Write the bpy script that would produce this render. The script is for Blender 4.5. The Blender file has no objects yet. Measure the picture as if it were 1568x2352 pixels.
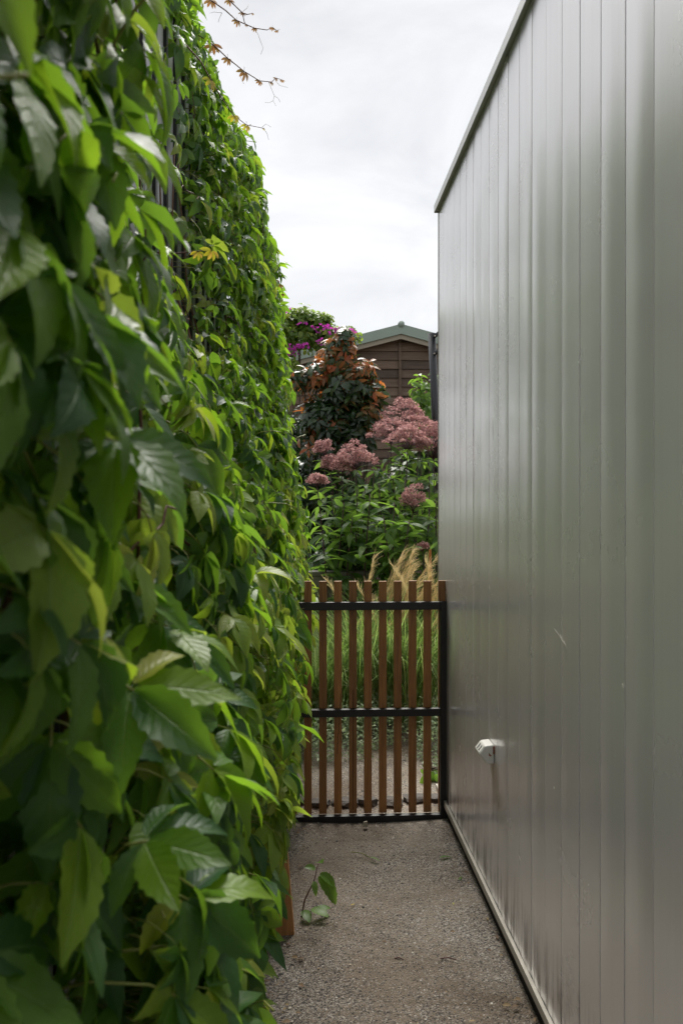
import bpy, math, random
import numpy as np
from mathutils import Vector, Matrix

R = math.radians
rng = np.random.default_rng(7)
random.seed(7)
scene = bpy.context.scene
COL = scene.collection

# ------------------------------------------------------------------ camera
CAM_H = 1.55
YAW = R(2.545)
cam_d = bpy.data.cameras.new('camera')
cam = bpy.data.objects.new('camera', cam_d)
COL.objects.link(cam)
cam.location = (0, 0, CAM_H)
cam.rotation_euler = (R(90 - 0.17), 0, -YAW)
cam_d.sensor_fit = 'VERTICAL'
cam_d.sensor_height = 36
cam_d.lens = 28
cam_d.clip_start = 0.05
cam_d.clip_end = 500
cam_d.dof.use_dof = True
cam_d.dof.focus_distance = 4.3
cam_d.dof.aperture_fstop = 6.3
scene.camera = cam

# ------------------------------------------------------------------ world: overcast sky, soft sun
SUN_EL, SUN_AZ = R(55), R(-3)          # azimuth measured from +Y towards +X
world = bpy.data.worlds.new('World')
scene.world = world
world.use_nodes = True
nt = world.node_tree
nt.nodes.clear()
out = nt.nodes.new('ShaderNodeOutputWorld')
bg = nt.nodes.new('ShaderNodeBackground')
sky = nt.nodes.new('ShaderNodeTexSky')
sky.sky_type = 'NISHITA'
sky.sun_disc = False
sky.sun_elevation = SUN_EL
sky.sun_rotation = SUN_AZ
skys = nt.nodes.new('ShaderNodeVectorMath'); skys.operation = 'SCALE'
skys.inputs['Scale'].default_value = 0.04
nt.links.new(sky.outputs[0], skys.inputs[0])
tc = nt.nodes.new('ShaderNodeTexCoord')
mp = nt.nodes.new('ShaderNodeMapping')
mp.inputs['Scale'].default_value = (1.0, 1.0, 2.2)
nt.links.new(tc.outputs['Generated'], mp.inputs[0])
nz = nt.nodes.new('ShaderNodeTexNoise')
nz.inputs['Scale'].default_value = 2.6
nz.inputs['Detail'].default_value = 7
nz.inputs['Roughness'].default_value = 0.55
nz.inputs['Distortion'].default_value = 0.5
nt.links.new(mp.outputs[0], nz.inputs['Vector'])
cr = nt.nodes.new('ShaderNodeValToRGB')
cr.color_ramp.elements[0].position = 0.33
cr.color_ramp.elements[0].color = (0.130, 0.133, 0.139, 1)
cr.color_ramp.elements[1].position = 0.60
cr.color_ramp.elements[1].color = (0.198, 0.199, 0.202, 1)
nt.links.new(nz.outputs[0], cr.inputs[0])
mx = nt.nodes.new('ShaderNodeMixRGB')
mx.inputs[0].default_value = 0.96
nt.links.new(skys.outputs[0], mx.inputs[1])
nt.links.new(cr.outputs[0], mx.inputs[2])
nt.links.new(mx.outputs[0], bg.inputs[0])
bg.inputs[1].default_value = 1.0
nt.links.new(bg.outputs[0], out.inputs[0])

sun_d = bpy.data.lights.new('sun', 'SUN')
sun_d.energy = 1.5
sun_d.angle = R(38)
sun_d.color = (1.0, 0.96, 0.90)
sun = bpy.data.objects.new('sun', sun_d)
COL.objects.link(sun)
sdir = Vector((math.sin(SUN_AZ) * math.cos(SUN_EL), math.cos(SUN_AZ) * math.cos(SUN_EL), math.sin(SUN_EL)))
sun.rotation_euler = (-sdir).to_track_quat('-Z', 'Y').to_euler()
sun.location = (0, 0, 20)

vs = scene.view_settings
vs.view_transform = 'Standard'
vs.look = 'None'
vs.exposure = 2.35
vs.gamma = 1
vs.use_curve_mapping = False
scene.render.engine = 'CYCLES'
scene.cycles.use_denoising = True
scene.cycles.max_bounces = 10
scene.cycles.transmission_bounces = 6
scene.cycles.sample_clamp_indirect = 8


# ------------------------------------------------------------------ helpers
def at(x, y, d):
    """where the sight line through a spot of the 1568 x 2352 picture meets depth d"""
    f = 28 / 36 * 2352
    v = cam.rotation_euler.to_matrix() @ Vector(((x - 784) / f, (1176 - y) / f, -1))
    return Vector((0, 0, CAM_H)) + v * (d / v.y)


class MB:
    """collects quads"""
    def __init__(self):
        self.v, self.f, self.uv, self.m, self.n = [], [], [], [], 0

    def add(self, v, f, uv=None, m=0):
        v = np.asarray(v, float).reshape(-1, 3)
        f = np.asarray(f, int).reshape(-1, 4)
        if uv is None:
            uv = np.zeros((len(v), 2))
        mi = np.full(len(f), m) if np.isscalar(m) else np.asarray(m)
        self.v.append(v); self.f.append(f + self.n); self.uv.append(uv); self.m.append(mi)
        self.n += len(v)
        return self

    def box(self, x0, x1, y0, y1, z0, z1, m=0):
        v = [(x, y, z) for x in (x0, x1) for y in (y0, y1) for z in (z0, z1)]
        f = [(0, 1, 3, 2), (4, 6, 7, 5), (0, 4, 5, 1), (2, 3, 7, 6), (0, 2, 6, 4), (1, 5, 7, 3)]
        return self.add(v, f, m=m)

    def tube(self, pts, rad, sides=6, m=0, cap=True):
        pts = np.asarray([tuple(p) for p in pts], float)
        n = len(pts)
        rad = np.full(n, rad) if np.isscalar(rad) else np.asarray(rad, float)
        tan = np.gradient(pts, axis=0)
        tan /= np.linalg.norm(tan, axis=1)[:, None] + 1e-9
        up = np.array([0.31, 0.17, 0.93]); 
        if abs(np.dot(tan[0], up)) > 0.9: up = np.array([1.0, 0.1, 0])
        vs_ = []
        for i in range(n):
            a = np.cross(tan[i], up); a /= np.linalg.norm(a) + 1e-9
            b = np.cross(tan[i], a)
            for k in range(sides):
                t = 2 * math.pi * k / sides
                vs_.append(pts[i] + rad[i] * (a * math.cos(t) + b * math.sin(t)))
        fs = []
        for i in range(n - 1):
            for k in range(sides):
                k2 = (k + 1) % sides
                fs.append((i * sides + k, i * sides + k2, (i + 1) * sides + k2, (i + 1) * sides + k))
        if cap and sides % 2 == 0:
            for base in (0, (n - 1) * sides):
                for k in range(1, sides - 2, 2):
                    q = (base, base + k, base + k + 1, base + k + 2)
                    fs.append(q if base else q[::-1])
        return self.add(vs_, fs, m=m)

    def arrays(self):
        return np.concatenate(self.v), np.concatenate(self.f), np.concatenate(self.uv), np.concatenate(self.m)

    def mesh(self, name, mats, smooth=False):
        v, f, uv, m = self.arrays()
        return mesh_from(name, v, f, uv, m, mats, smooth)


def mesh_from(name, v, f, uv, m, mats, smooth=False):
    me = bpy.data.meshes.new(name)
    me.vertices.add(len(v)); me.vertices.foreach_set('co', np.asarray(v, np.float32).ravel())
    me.loops.add(len(f) * 4); me.loops.foreach_set('vertex_index', np.asarray(f, np.int32).ravel())
    me.polygons.add(len(f))
    me.polygons.foreach_set('loop_start', np.arange(0, len(f) * 4, 4, dtype=np.int32))
    me.polygons.foreach_set('loop_total', np.full(len(f), 4, np.int32))
    for mt in (mats if isinstance(mats, (list, tuple)) else [mats]):
        me.materials.append(mt)
    me.polygons.foreach_set('material_index', np.asarray(m, np.int32))
    me.polygons.foreach_set('use_smooth', np.full(len(f), smooth))
    ul = me.uv_layers.new(name='UVMap')
    ul.data.foreach_set('uv', np.asarray(uv, np.float32)[np.asarray(f).ravel()].ravel())
    me.update(calc_edges=True)
    me.validate()
    return me


def link(name, me, parent=None, mtx=None):
    o = bpy.data.objects.new(name, me)
    COL.objects.link(o)
    if parent is not None:
        o.parent = parent
    if mtx is not None:
        o.matrix_local = mtx
    return o


def tag(o, label=None, cat=None, group=None, kind=None):
    if label: o['label'] = label
    if cat: o['category'] = cat
    if group: o['group'] = group
    if kind: o['kind'] = kind
    return o


def thing(name, label, cat, loc=(0, 0, 0), group=None):
    o = bpy.data.objects.new(name, None)
    o.empty_display_size = 0.1
    COL.objects.link(o)
    o.location = loc
    return tag(o, label, cat, group)


def part(name, mb, mats, parent, smooth=False, loc=None, kind=None):
    """mesh made in world coordinates, hung under a thing that sits at its own base"""
    me = mb.mesh(name, mats, smooth) if isinstance(mb, MB) else mb
    o = link(name, me, parent)
    off = Vector((0, 0, 0))
    p = parent
    while p is not None:
        off += p.location; p = p.parent
    o.location = -off
    if kind: o['kind'] = kind
    return o


def bevel(o, w=0.002, seg=2):
    b = o.modifiers.new('bevel', 'BEVEL'); b.width = w; b.segments = seg; b.limit_method = 'ANGLE'
    return o


# ------------------------------------------------------------------ materials
class NT:
    def __init__(self, name):
        self.mat = bpy.data.materials.new(name); self.mat.use_nodes = True
        self.t = self.mat.node_tree
        self.b = self.t.nodes['Principled BSDF']
        self.o = self.t.nodes['Material Output']

    def n(self, typ, **kw):
        nd = self.t.nodes.new(typ)
        for k, v in kw.items():
            if k in nd.inputs.keys() if isinstance(k, str) else False:
                self.set(nd.inputs[k], v)
            else:
                setattr(nd, k, v)
        return nd

    def set(self, sock, v):
        if isinstance(v, bpy.types.NodeSocket): self.t.links.new(v, sock)
        else: sock.default_value = v

    def math(self, op, a, b=0.0, c=None):
        nd = self.t.nodes.new('ShaderNodeMath'); nd.operation = op
        self.set(nd.inputs[0], a); self.set(nd.inputs[1], b)
        if c is not None: self.set(nd.inputs[2], c)
        return nd.outputs[0]

    def mix(self, fac, a, b, mode='MIX'):
        nd = self.t.nodes.new('ShaderNodeMixRGB'); nd.blend_type = mode
        self.set(nd.inputs[0], fac)
        for s, v in ((nd.inputs[1], a), (nd.inputs[2], b)):
            if isinstance(v, tuple) and len(v) == 3: v = (*v, 1)
            self.set(s, v)
        return nd.outputs[0]

    def noise(self, scale, detail=4, rough=0.55, vec=None, dist=0.0):
        nd = self.t.nodes.new('ShaderNodeTexNoise')
        nd.inputs['Scale'].default_value = scale; nd.inputs['Detail'].default_value = detail
        nd.inputs['Roughness'].default_value = rough; nd.inputs['Distortion'].default_value = dist
        if vec is not None: self.t.links.new(vec, nd.inputs['Vector'])
        return nd.outputs[0]

    def ramp(self, fac, stops, interp='LINEAR'):
        nd = self.t.nodes.new('ShaderNodeValToRGB'); nd.color_ramp.interpolation = interp
        els = nd.color_ramp.elements
        while len(els) < len(stops): els.new(0.5)
        for e, (p, c) in zip(els, stops):
            e.position = p
            e.color = (*c, 1) if isinstance(c, tuple) else (c, c, c, 1)
        self.set(nd.inputs[0], fac)
        return nd.outputs[0]

    def obj_co(self, scale=(1, 1, 1), kind='Object'):
        t = self.t.nodes.new('ShaderNodeTexCoord')
        m = self.t.nodes.new('ShaderNodeMapping'); m.inputs['Scale'].default_value = scale
        self.t.links.new(t.outputs[kind], m.inputs[0])
        return m.outputs[0]

    def world_co(self, scale=(1, 1, 1)):
        g = self.t.nodes.new('ShaderNodeNewGeometry')
        m = self.t.nodes.new('ShaderNodeMapping'); m.inputs['Scale'].default_value = scale
        self.t.links.new(g.outputs['Position'], m.inputs[0])
        return m.outputs[0]

    def bump(self, h, strength=0.3, dist=0.01):
        nd = self.t.nodes.new('ShaderNodeBump'); nd.inputs['Strength'].default_value = strength
        nd.inputs['Distance'].default_value = dist
        self.set(nd.inputs['Height'], h)
        self.t.links.new(nd.outputs[0], self.b.inputs['Normal'])
        return nd.outputs[0]

    def col(self, c):
        if isinstance(c, tuple) and len(c) == 3: c = (*c, 1)
        self.set(self.b.inputs['Base Color'], c); return self

    def p(self, rough=0.5, metal=0.0, spec=0.5):
        self.set(self.b.inputs['Roughness'], rough)
        self.set(self.b.inputs['Metallic'], metal)
        self.set(self.b.inputs['Specular IOR Level'], spec); return self


def leaf_mat(name, stops, trans, tfac=0.4, rough=0.38, back=None, vein=0.35, spec=0.5, veins=True, bump=0.25):
    """two-sided leaf: glossy upper face, paler matt underside, light passing through"""
    k = NT(name)
    g = k.n('ShaderNodeNewGeometry')
    oi = k.n('ShaderNodeObjectInfo')
    rnd = k.math('FRACT', k.math('ADD', g.outputs['Random Per Island'], oi.outputs['Random']))
    c = k.ramp(rnd, stops)
    n1 = k.noise(9, 3, vec=k.obj_co((4, 4, 4)))
    c = k.mix(k.math('MULTIPLY', n1, 0.5), c, k.mix(1.0, c, (0.55, 0.62, 0.5), 'MULTIPLY'))
    tr = k.mix(1.0, trans, k.mix(0.55, c, (1, 1, 1)), 'MULTIPLY') if False else k.mix(0.35, trans, k.mix(1.0, c, (3.0, 3.0, 3.0), 'MULTIPLY'))
    if veins:
        uvn = k.n('ShaderNodeUVMap')
        sp = k.n('ShaderNodeSeparateXYZ'); k.t.links.new(uvn.outputs[0], sp.inputs[0])
        a = k.math('MULTIPLY', k.math('ABSOLUTE', k.math('SUBTRACT', sp.outputs[0], 0.5)), 2.0)
        mid = k.math('SUBTRACT', 1.0, k.math('SMOOTH_MIN', k.math('DIVIDE', a, 0.09), 1.0, 0.1))
        ph = k.math('FRACT', k.math('MULTIPLY', k.math('SUBTRACT', sp.outputs[1], k.math('MULTIPLY', a, 0.22)), 8.0))
        sv = k.math('SUBTRACT', 1.0, k.math('MINIMUM', k.math('DIVIDE', k.math('ABSOLUTE', k.math('SUBTRACT', ph, 0.5)), 0.10), 1.0))
        sv = k.math('MULTIPLY', sv, k.math('SUBTRACT', 0.85, k.math('MULTIPLY', a, 0.6)))
        vv = k.math('MINIMUM', k.math('ADD', k.math('MAXIMUM', mid, 0.0), k.math('MULTIPLY', sv, 0.55)), 1.0)
        c = k.mix(k.math('MULTIPLY', vv, vein), c, k.mix(0.5, c, (0.22, 0.32, 0.10)))
        tr = k.mix(k.math('MULTIPLY', vv, 0.35), tr, k.mix(1.0, tr, (0.6, 0.65, 0.5), 'MULTIPLY'))
        pil = k.math('ABSOLUTE', k.math('SUBTRACT', ph, 0.5))
        h = k.math('ADD', k.math('MULTIPLY', vv, -0.6), k.math('MULTIPLY', pil, -0.5))
        k.bump(h, bump, 0.004)
    if back is not None:
        c = k.mix(g.outputs['Backfacing'], c, k.mix(0.65, c, back))
    k.col(c)
    k.p(k.math('ADD', k.math('MULTIPLY', g.outputs['Backfacing'], 0.25), rough), 0, spec)
    tb = k.n('ShaderNodeBsdfTranslucent'); k.set(tb.inputs[0], tr)
    ms = k.n('ShaderNodeMixShader'); ms.inputs[0].default_value = tfac
    k.t.links.new(k.b.outputs[0], ms.inputs[1]); k.t.links.new(tb.outputs[0], ms.inputs[2])
    k.t.links.new(ms.outputs[0], k.o.inputs[0])
    return k.mat


M = {}
M['creeper'] = leaf_mat('creeper_leaf', [(0.0, (0.022, 0.075, 0.028)), (0.42, (0.042, 0.118, 0.024)), (0.72, (0.10, 0.20, 0.018)), (0.95, (0.18, 0.28, 0.02)), (1.0, (0.30, 0.31, 0.03))],
                        (0.30, 0.52, 0.012), 0.46, 0.42, spec=0.36, vein=0.7, bump=0.42, back=(0.22, 0.29, 0.17))
M['creeper_light'] = leaf_mat('creeper_pale_leaf', [(0.0, (0.12, 0.21, 0.03)), (0.6, (0.19, 0.28, 0.035)), (1.0, (0.30, 0.32, 0.06))], (0.42, 0.55, 0.03), 0.44, 0.42, spec=0.36, vein=0.7, bump=0.42, back=(0.25, 0.30, 0.15))  # lighter yellow-green leaves, most frequent in the low part
M['shoot_leaf'] = leaf_mat('shoot_leaf', [(0.0, (0.10, 0.08, 0.02)), (0.6, (0.16, 0.07, 0.025)), (1.0, (0.12, 0.11, 0.02))], (0.35, 0.16, 0.04), 0.4, 0.45, veins=False)
M['yellow_leaf'] = leaf_mat('yellow_leaf', [(0.0, (0.45, 0.35, 0.02)), (0.5, (0.32, 0.36, 0.03)), (1.0, (0.5, 0.26, 0.08))], (0.6, 0.5, 0.03), 0.45, 0.45)
M['red_leaf'] = leaf_mat('red_leaf', [(0.0, (0.40, 0.12, 0.07)), (1.0, (0.45, 0.2, 0.12))], (0.5, 0.2, 0.1), 0.35, 0.45)
M['copper'] = leaf_mat('copper_leaf', [(0.0, (0.29, 0.070, 0.025)), (0.35, (0.26, 0.12, 0.05)), (0.6, (0.20, 0.12, 0.05)), (0.8, (0.07, 0.09, 0.03)), (1.0, (0.03, 0.06, 0.02))], (0.75, 0.20, 0.03), 0.36, 0.34, spec=0.3, back=(0.30, 0.10, 0.04), veins=True, vein=0.2)
M['darkshrub'] = leaf_mat('dark_shrub_leaf', [(0.0, (0.010, 0.028, 0.012)), (0.7, (0.022, 0.050, 0.016)), (1.0, (0.05, 0.09, 0.02))], (0.07, 0.16, 0.015), 0.22, 0.24, back=(0.05, 0.07, 0.03), vein=0.2)
M['fillshrub'] = leaf_mat('fill_shrub_leaf', [(0.0, (0.025, 0.06, 0.02)), (0.7, (0.045, 0.095, 0.025)), (1.0, (0.08, 0.14, 0.03))], (0.16, 0.30, 0.03), 0.38, 0.45, vein=0.2)
M['perennial'] = leaf_mat('perennial_leaf', [(0.0, (0.045, 0.100, 0.030)), (0.6, (0.075, 0.150, 0.036)), (1.0, (0.13, 0.22, 0.03))], (0.28, 0.48, 0.04), 0.45, 0.5, back=(0.10, 0.16, 0.07))
M['boug_leaf'] = leaf_mat('bougainvillea_leaf', [(0.0, (0.06, 0.12, 0.02)), (0.6, (0.12, 0.20, 0.03)), (1.0, (0.28, 0.32, 0.05))], (0.36, 0.52, 0.05), 0.45, 0.42, veins=False)
M['bract'] = leaf_mat('bougainvillea_bract', [(0.0, (0.30, 0.025, 0.22)), (1.0, (0.42, 0.06, 0.38))], (0.50, 0.04, 0.38), 0.4, 0.6, veins=False)
M['brightshrub'] = leaf_mat('bright_shrub_leaf', [(0.0, (0.05, 0.12, 0.02)), (1.0, (0.12, 0.22, 0.03))], (0.28, 0.46, 0.04), 0.42, 0.4)
M['silver'] = leaf_mat('silver_leaf', [(0.0, (0.15, 0.21, 0.12)), (0.6, (0.25, 0.31, 0.19)), (1.0, (0.36, 0.41, 0.27))], (0.25, 0.36, 0.12), 0.3, 0.6, veins=False)
M['blade'] = leaf_mat('grass_blade', [(0.0, (0.10, 0.20, 0.035)), (0.45, (0.20, 0.32, 0.07)), (0.8, (0.44, 0.52, 0.26)), (1.0, (0.44, 0.40, 0.20))], (0.25, 0.40, 0.06), 0.38, 0.42, veins=False)
M['strap'] = leaf_mat('strap_leaf', [(0.0, (0.02, 0.05, 0.015)), (1.0, (0.04, 0.09, 0.02))], (0.12, 0.25, 0.03), 0.3, 0.4, veins=False)
M['plume'] = leaf_mat('grass_plume', [(0.0, (0.52, 0.39, 0.19)), (0.6, (0.66, 0.52, 0.29)), (1.0, (0.74, 0.62, 0.40))], (0.6, 0.45, 0.2), 0.35, 0.6, veins=False)
M['floret'] = leaf_mat('floret', [(0.0, (0.20, 0.09, 0.10)), (0.4, (0.42, 0.22, 0.23)), (1.0, (0.72, 0.50, 0.47))], (0.6, 0.34, 0.32), 0.3, 0.7, veins=False)


def simple(name, c, rough=0.5, metal=0.0, spec=0.5, nscale=None, namt=0.3, bump=0.0, stretch=(1, 1, 1)):
    k = NT(name)
    if nscale:
        v = k.obj_co(stretch)
        n = k.noise(nscale, 5, 0.6, v)
        k.col(k.mix(k.math('MULTIPLY', n, namt * 2), c, tuple(x * 0.45 for x in c)))
        if bump: k.bump(n, bump, 0.004)
    else:
        k.col(c)
    k.p(rough, metal, spec)
    return k.mat


M['stem'] = simple('vine_stem', (0.16, 0.075, 0.035), 0.7, nscale=30, namt=0.4, bump=0.4)
M['petiole'] = simple('petiole', (0.20, 0.22, 0.045), 0.5)
M['redstem'] = simple('red_stem', (0.11, 0.042, 0.03), 0.6)
M['tendril'] = simple('tendril', (0.26, 0.20, 0.12), 0.6)
M['bark'] = simple('bark', (0.09, 0.065, 0.045), 0.85, nscale=40, namt=0.4, bump=0.5)
M['darkstem'] = simple('dark_stem', (0.05, 0.018, 0.022), 0.55)
M['black_steel'] = simple('black_steel', (0.006, 0.006, 0.0065), 0.42, nscale=60, namt=0.15)
M['gap_black'] = simple('dark_gap', (0.006, 0.006, 0.006), 0.9)
M['black_gloss'] = simple('black_gloss_paint', (0.008, 0.009, 0.012), 0.28, nscale=15, namt=0.25)
M['bolt'] = simple('bolt_steel', (0.45, 0.42, 0.38), 0.4, 0.9)
M['concrete'] = simple('concrete', (0.20, 0.19, 0.17), 0.85, nscale=8, namt=0.35, bump=0.3)
M['roof_green'] = simple('green_painted_metal', (0.27, 0.34, 0.285), 0.5, nscale=6, namt=0.15)
M['pale_timber'] = simple('pale_timber_trim', (0.34, 0.30, 0.23), 0.7, nscale=20, namt=0.25, stretch=(1, 8, 8))
M['plastic'] = simple('white_plastic', (0.70, 0.69, 0.65), 0.38, nscale=25, namt=0.08)
M['plastic_slot'] = simple('grey_slot', (0.16, 0.155, 0.15), 0.5)
M['rust'] = simple('rust_mark', (0.22, 0.05, 0.012), 0.7)
M['screen_black'] = simple('black_batten', (0.010, 0.010, 0.012), 0.45)
M['screen_sheen'] = simple('board_sky_sheen', (0.40, 0.40, 0.42), 0.5, nscale=14, namt=0.35, stretch=(1, 3, 0.5))  # pale grey paints in the sky reflection on glossy black boards
M['dark_wall'] = simple('dark_backing', (0.012, 0.012, 0.013), 0.9)
M['stone'] = simple('dark_stone', (0.075, 0.065, 0.055), 0.85, nscale=25, namt=0.35, bump=0.6)
M['stake'] = simple('orange_stake', (0.36, 0.12, 0.025), 0.6, nscale=20, namt=0.3)
M['roofing'] = simple('flat_roof', (0.2, 0.2, 0.2), 0.8)
M['orange_flower'] = simple('orange_flower', (0.55, 0.09, 0.04), 0.7)
M['lav_flower'] = simple('lavender_flower', (0.22, 0.16, 0.42), 0.7)


def timber(name, c1, c2, scale=(30, 30, 1.6), rough=0.45, bump=0.2, tint=0.35, spec=0.4):
    k = NT(name)
    oi = k.n('ShaderNodeObjectInfo')
    v = k.obj_co(scale)
    add = k.n('ShaderNodeVectorMath'); add.operation = 'ADD'
    k.t.links.new(v, add.inputs[0])
    sc = k.n('ShaderNodeVectorMath'); sc.operation = 'SCALE'; sc.inputs[0].default_value = (31, 17, 9)
    k.t.links.new(oi.outputs['Random'], sc.inputs['Scale']); k.t.links.new(sc.outputs[0], add.inputs[1])
    n = k.noise(3.0, 7, 0.65, add.outputs[0], 0.7)
    c = k.ramp(n, [(0.28, c1), (0.72, c2)])
    d = k.math('SUBTRACT', 1.0, k.math('MULTIPLY', oi.outputs['Random'], tint))
    cc = k.n('ShaderNodeCombineXYZ')
    for i in range(3): k.t.links.new(d, cc.inputs[i])
    k.col(k.mix(1.0, c, cc.outputs[0], 'MULTIPLY'))
    k.bump(n, bump, 0.003)
    k.p(rough, 0, spec)
    return k.mat


M['merbau'] = timber('oiled_hardwood', (0.24, 0.095, 0.028), (0.52, 0.24, 0.078))
M['post_wood'] = timber('treated_pine', (0.36, 0.155, 0.050), (0.56, 0.28, 0.105))
M['shed_wood'] = timber('weathered_boards', (0.095, 0.056, 0.034), (0.215, 0.155, 0.112), (1.2, 30, 22), 0.7, 0.4, 0.6)


def gravel_mat():
    k = NT('gravel')
    w = k.world_co()
    vor = k.n('ShaderNodeTexVoronoi'); vor.inputs['Scale'].default_value = 240
    k.t.links.new(w, vor.inputs['Vector'])
    sepc = k.n('ShaderNodeSeparateColor'); k.t.links.new(vor.outputs['Color'], sepc.inputs[0])
    stones = k.ramp(sepc.outputs[0], [(0.0, (0.04, 0.038, 0.038)), (0.3, (0.11, 0.10, 0.095)), (0.55, (0.29, 0.26, 0.225)), (0.8, (0.43, 0.385, 0.325)), (1.0, (0.60, 0.57, 0.53))])
    fines = k.ramp(k.noise(260, 3, 0.7, w), [(0.3, (0.20, 0.166, 0.130)), (0.7, (0.37, 0.315, 0.25))])
    big = k.noise(2.2, 5, 0.6, w, 0.6)
    sel = k.math('GREATER_THAN', k.noise(90, 4, 0.7, w), k.ramp(big, [(0.3, 0.41), (0.68, 0.60)]))
    c = k.mix(sel, fines, stones)
    dirt = k.ramp(k.noise(1.1, 6, 0.65, w, 0.8), [(0.42, 0.0), (0.60, 0.9)])
    c = k.mix(dirt, c, k.mix(1.0, c, (0.48, 0.43, 0.38), 'MULTIPLY'))
    k.col(c)
    h = k.math('ADD', k.math('MULTIPLY', vor.outputs['Distance'], -0.9), k.math('MULTIPLY', k.noise(60, 6, 0.7, w), 0.9))
    k.bump(h, 0.9, 0.008)
    k.p(0.9, 0, 0.25)
    return k.mat


M['gravel'] = gravel_mat()
k = NT('pebble')
g_ = k.n('ShaderNodeNewGeometry')
k.col(k.ramp(g_.outputs['Random Per Island'], [(0.0, (0.035, 0.034, 0.036)), (0.3, (0.10, 0.09, 0.085)), (0.55, (0.25, 0.21, 0.17)), (0.8, (0.40, 0.34, 0.27)), (1.0, (0.55, 0.52, 0.48))]))
k.p(0.8, 0, 0.3); M['pebble'] = k.mat
M['soil'] = simple('soil', (0.075, 0.055, 0.04), 0.95, nscale=12, namt=0.4, bump=0.6)


def panel_mat():
    k = NT('grey_metal_panel')
    w = k.world_co()
    streak = k.noise(1.0, 5, 0.6, k.world_co((60, 60, 1.2)))
    base = k.ramp(streak, [(0.3, (0.815, 0.795, 0.81)), (0.7, (0.845, 0.825, 0.84))])
    # scuffs: short pale vertical scratches
    sc = k.noise(1.0, 2, 0.5, k.world_co((40, 170, 7)), 0.6)
    base = k.mix(k.ramp(sc, [(0.80, 0.0), (0.86, 0.22)]), base, (0.62, 0.61, 0.57))
    # grime speckle
    dk = k.noise(1.0, 3, 0.6, k.world_co((70, 70, 22)))
    base = k.mix(k.ramp(dk, [(0.80, 0.0), (0.86, 0.7)]), base, (0.10, 0.08, 0.06))
    # moss / splash-back along the foot of the panels
    sp = k.n('ShaderNodeSeparateXYZ'); k.t.links.new(w, sp.inputs[0])
    low = k.ramp(sp.outputs[2], [(0.10, 1.0), (0.34, 0.0)])
    ms = k.noise(1.0, 5, 0.65, k.world_co((30, 30, 3.5)))
    mf = k.math('MULTIPLY', low, k.ramp(ms, [(0.47, 0.0), (0.58, 0.85)]))
    base = k.mix(mf, base, (0.075, 0.06, 0.045))
    # rusty drip under the outlet
    sd = k.math('SUBTRACT', 1.0, k.math('MINIMUM', k.math('DIVIDE', k.math('ABSOLUTE', k.math('SUBTRACT', sp.outputs[1], 2.955)), 0.022), 1.0))
    zd = k.math('MULTIPLY', k.ramp(sp.outputs[2], [(0.30, 0.0), (0.59, 1.0)]), k.math('LESS_THAN', sp.outputs[2], 0.612))
    stn = k.math('MULTIPLY', k.math('MULTIPLY', sd, zd), k.ramp(k.noise(1.0, 3, 0.6, k.world_co((60, 60, 8))), [(0.3, 0.3), (0.7, 0.9)]))
    base = k.mix(stn, base, (0.16, 0.11, 0.07))
    k.col(base)
    wav = k.noise(1.0, 2, 0.5, k.world_co((3, 3, 0.9)))
    k.bump(wav, 0.03, 0.02)
    rr = k.ramp(k.noise(3, 4, 0.6, w), [(0.3, 0.21), (0.7, 0.29)])
    k.p(rr, 0.5, 0.5)
    return k.mat


M['panel'] = panel_mat()
M['panel_trim'] = simple('cream_trim', (0.47, 0.44, 0.38), 0.4, 0.2, nscale=12, namt=0.25)
M['flashing'] = simple('grey_flashing', (0.66, 0.66, 0.65), 0.42, 0.4, nscale=9, namt=0.15)

# ------------------------------------------------------------------ ground
gb = MB()
N = 40
gb.add([(-200, -200, -0.012), (200, -200, -0.012), (200, 200, -0.012), (-200, 200, -0.012)], [(0, 1, 2, 3)])
tag(link('ground', gb.mesh('ground', M['soil'])), kind='structure')


def path_center(y):
    """centre line and half width of the gravel path: straight alley, then it bends right past the gate"""
    t = max(0.0, y - 4.2)
    return 0.29 + 0.10 * t + 0.42 * max(0, t - 0.35) ** 1.6


pv, pf = [], []
ys = np.concatenate([np.linspace(-3, 4.3, 90), np.linspace(4.36, 8.0, 60)])
nx = 26
for j, y in enumerate(ys):
    if y < 4.3: x0, x1 = -0.62, 0.80
    else:
        c = path_center(y); w = 0.55 - 0.05 * min(1, (y - 4.3)); x0, x1 = c - w - 0.25 * math.exp(-(y - 4.3) * 2.5), c + w * 0.9
    for i in range(nx):
        x = x0 + (x1 - x0) * i / (nx - 1)
        z = 0.004 * math.sin(x * 7 + y * 2.3) + 0.005 * math.sin(y * 3.1 - x * 3) + 0.01 * (abs(i / (nx - 1) - .5) * 2) ** 4
        pv.append((x, y, z))
for j in range(len(ys) - 1):
    for i in range(nx - 1):
        a = j * nx + i
        pf.append((a, a + 1, a + nx + 1, a + nx))
pb = MB(); pb.add(pv, pf)
tag(link('gravel_path', pb.mesh('gravel_path', M['gravel'], True)), kind='structure')


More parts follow.
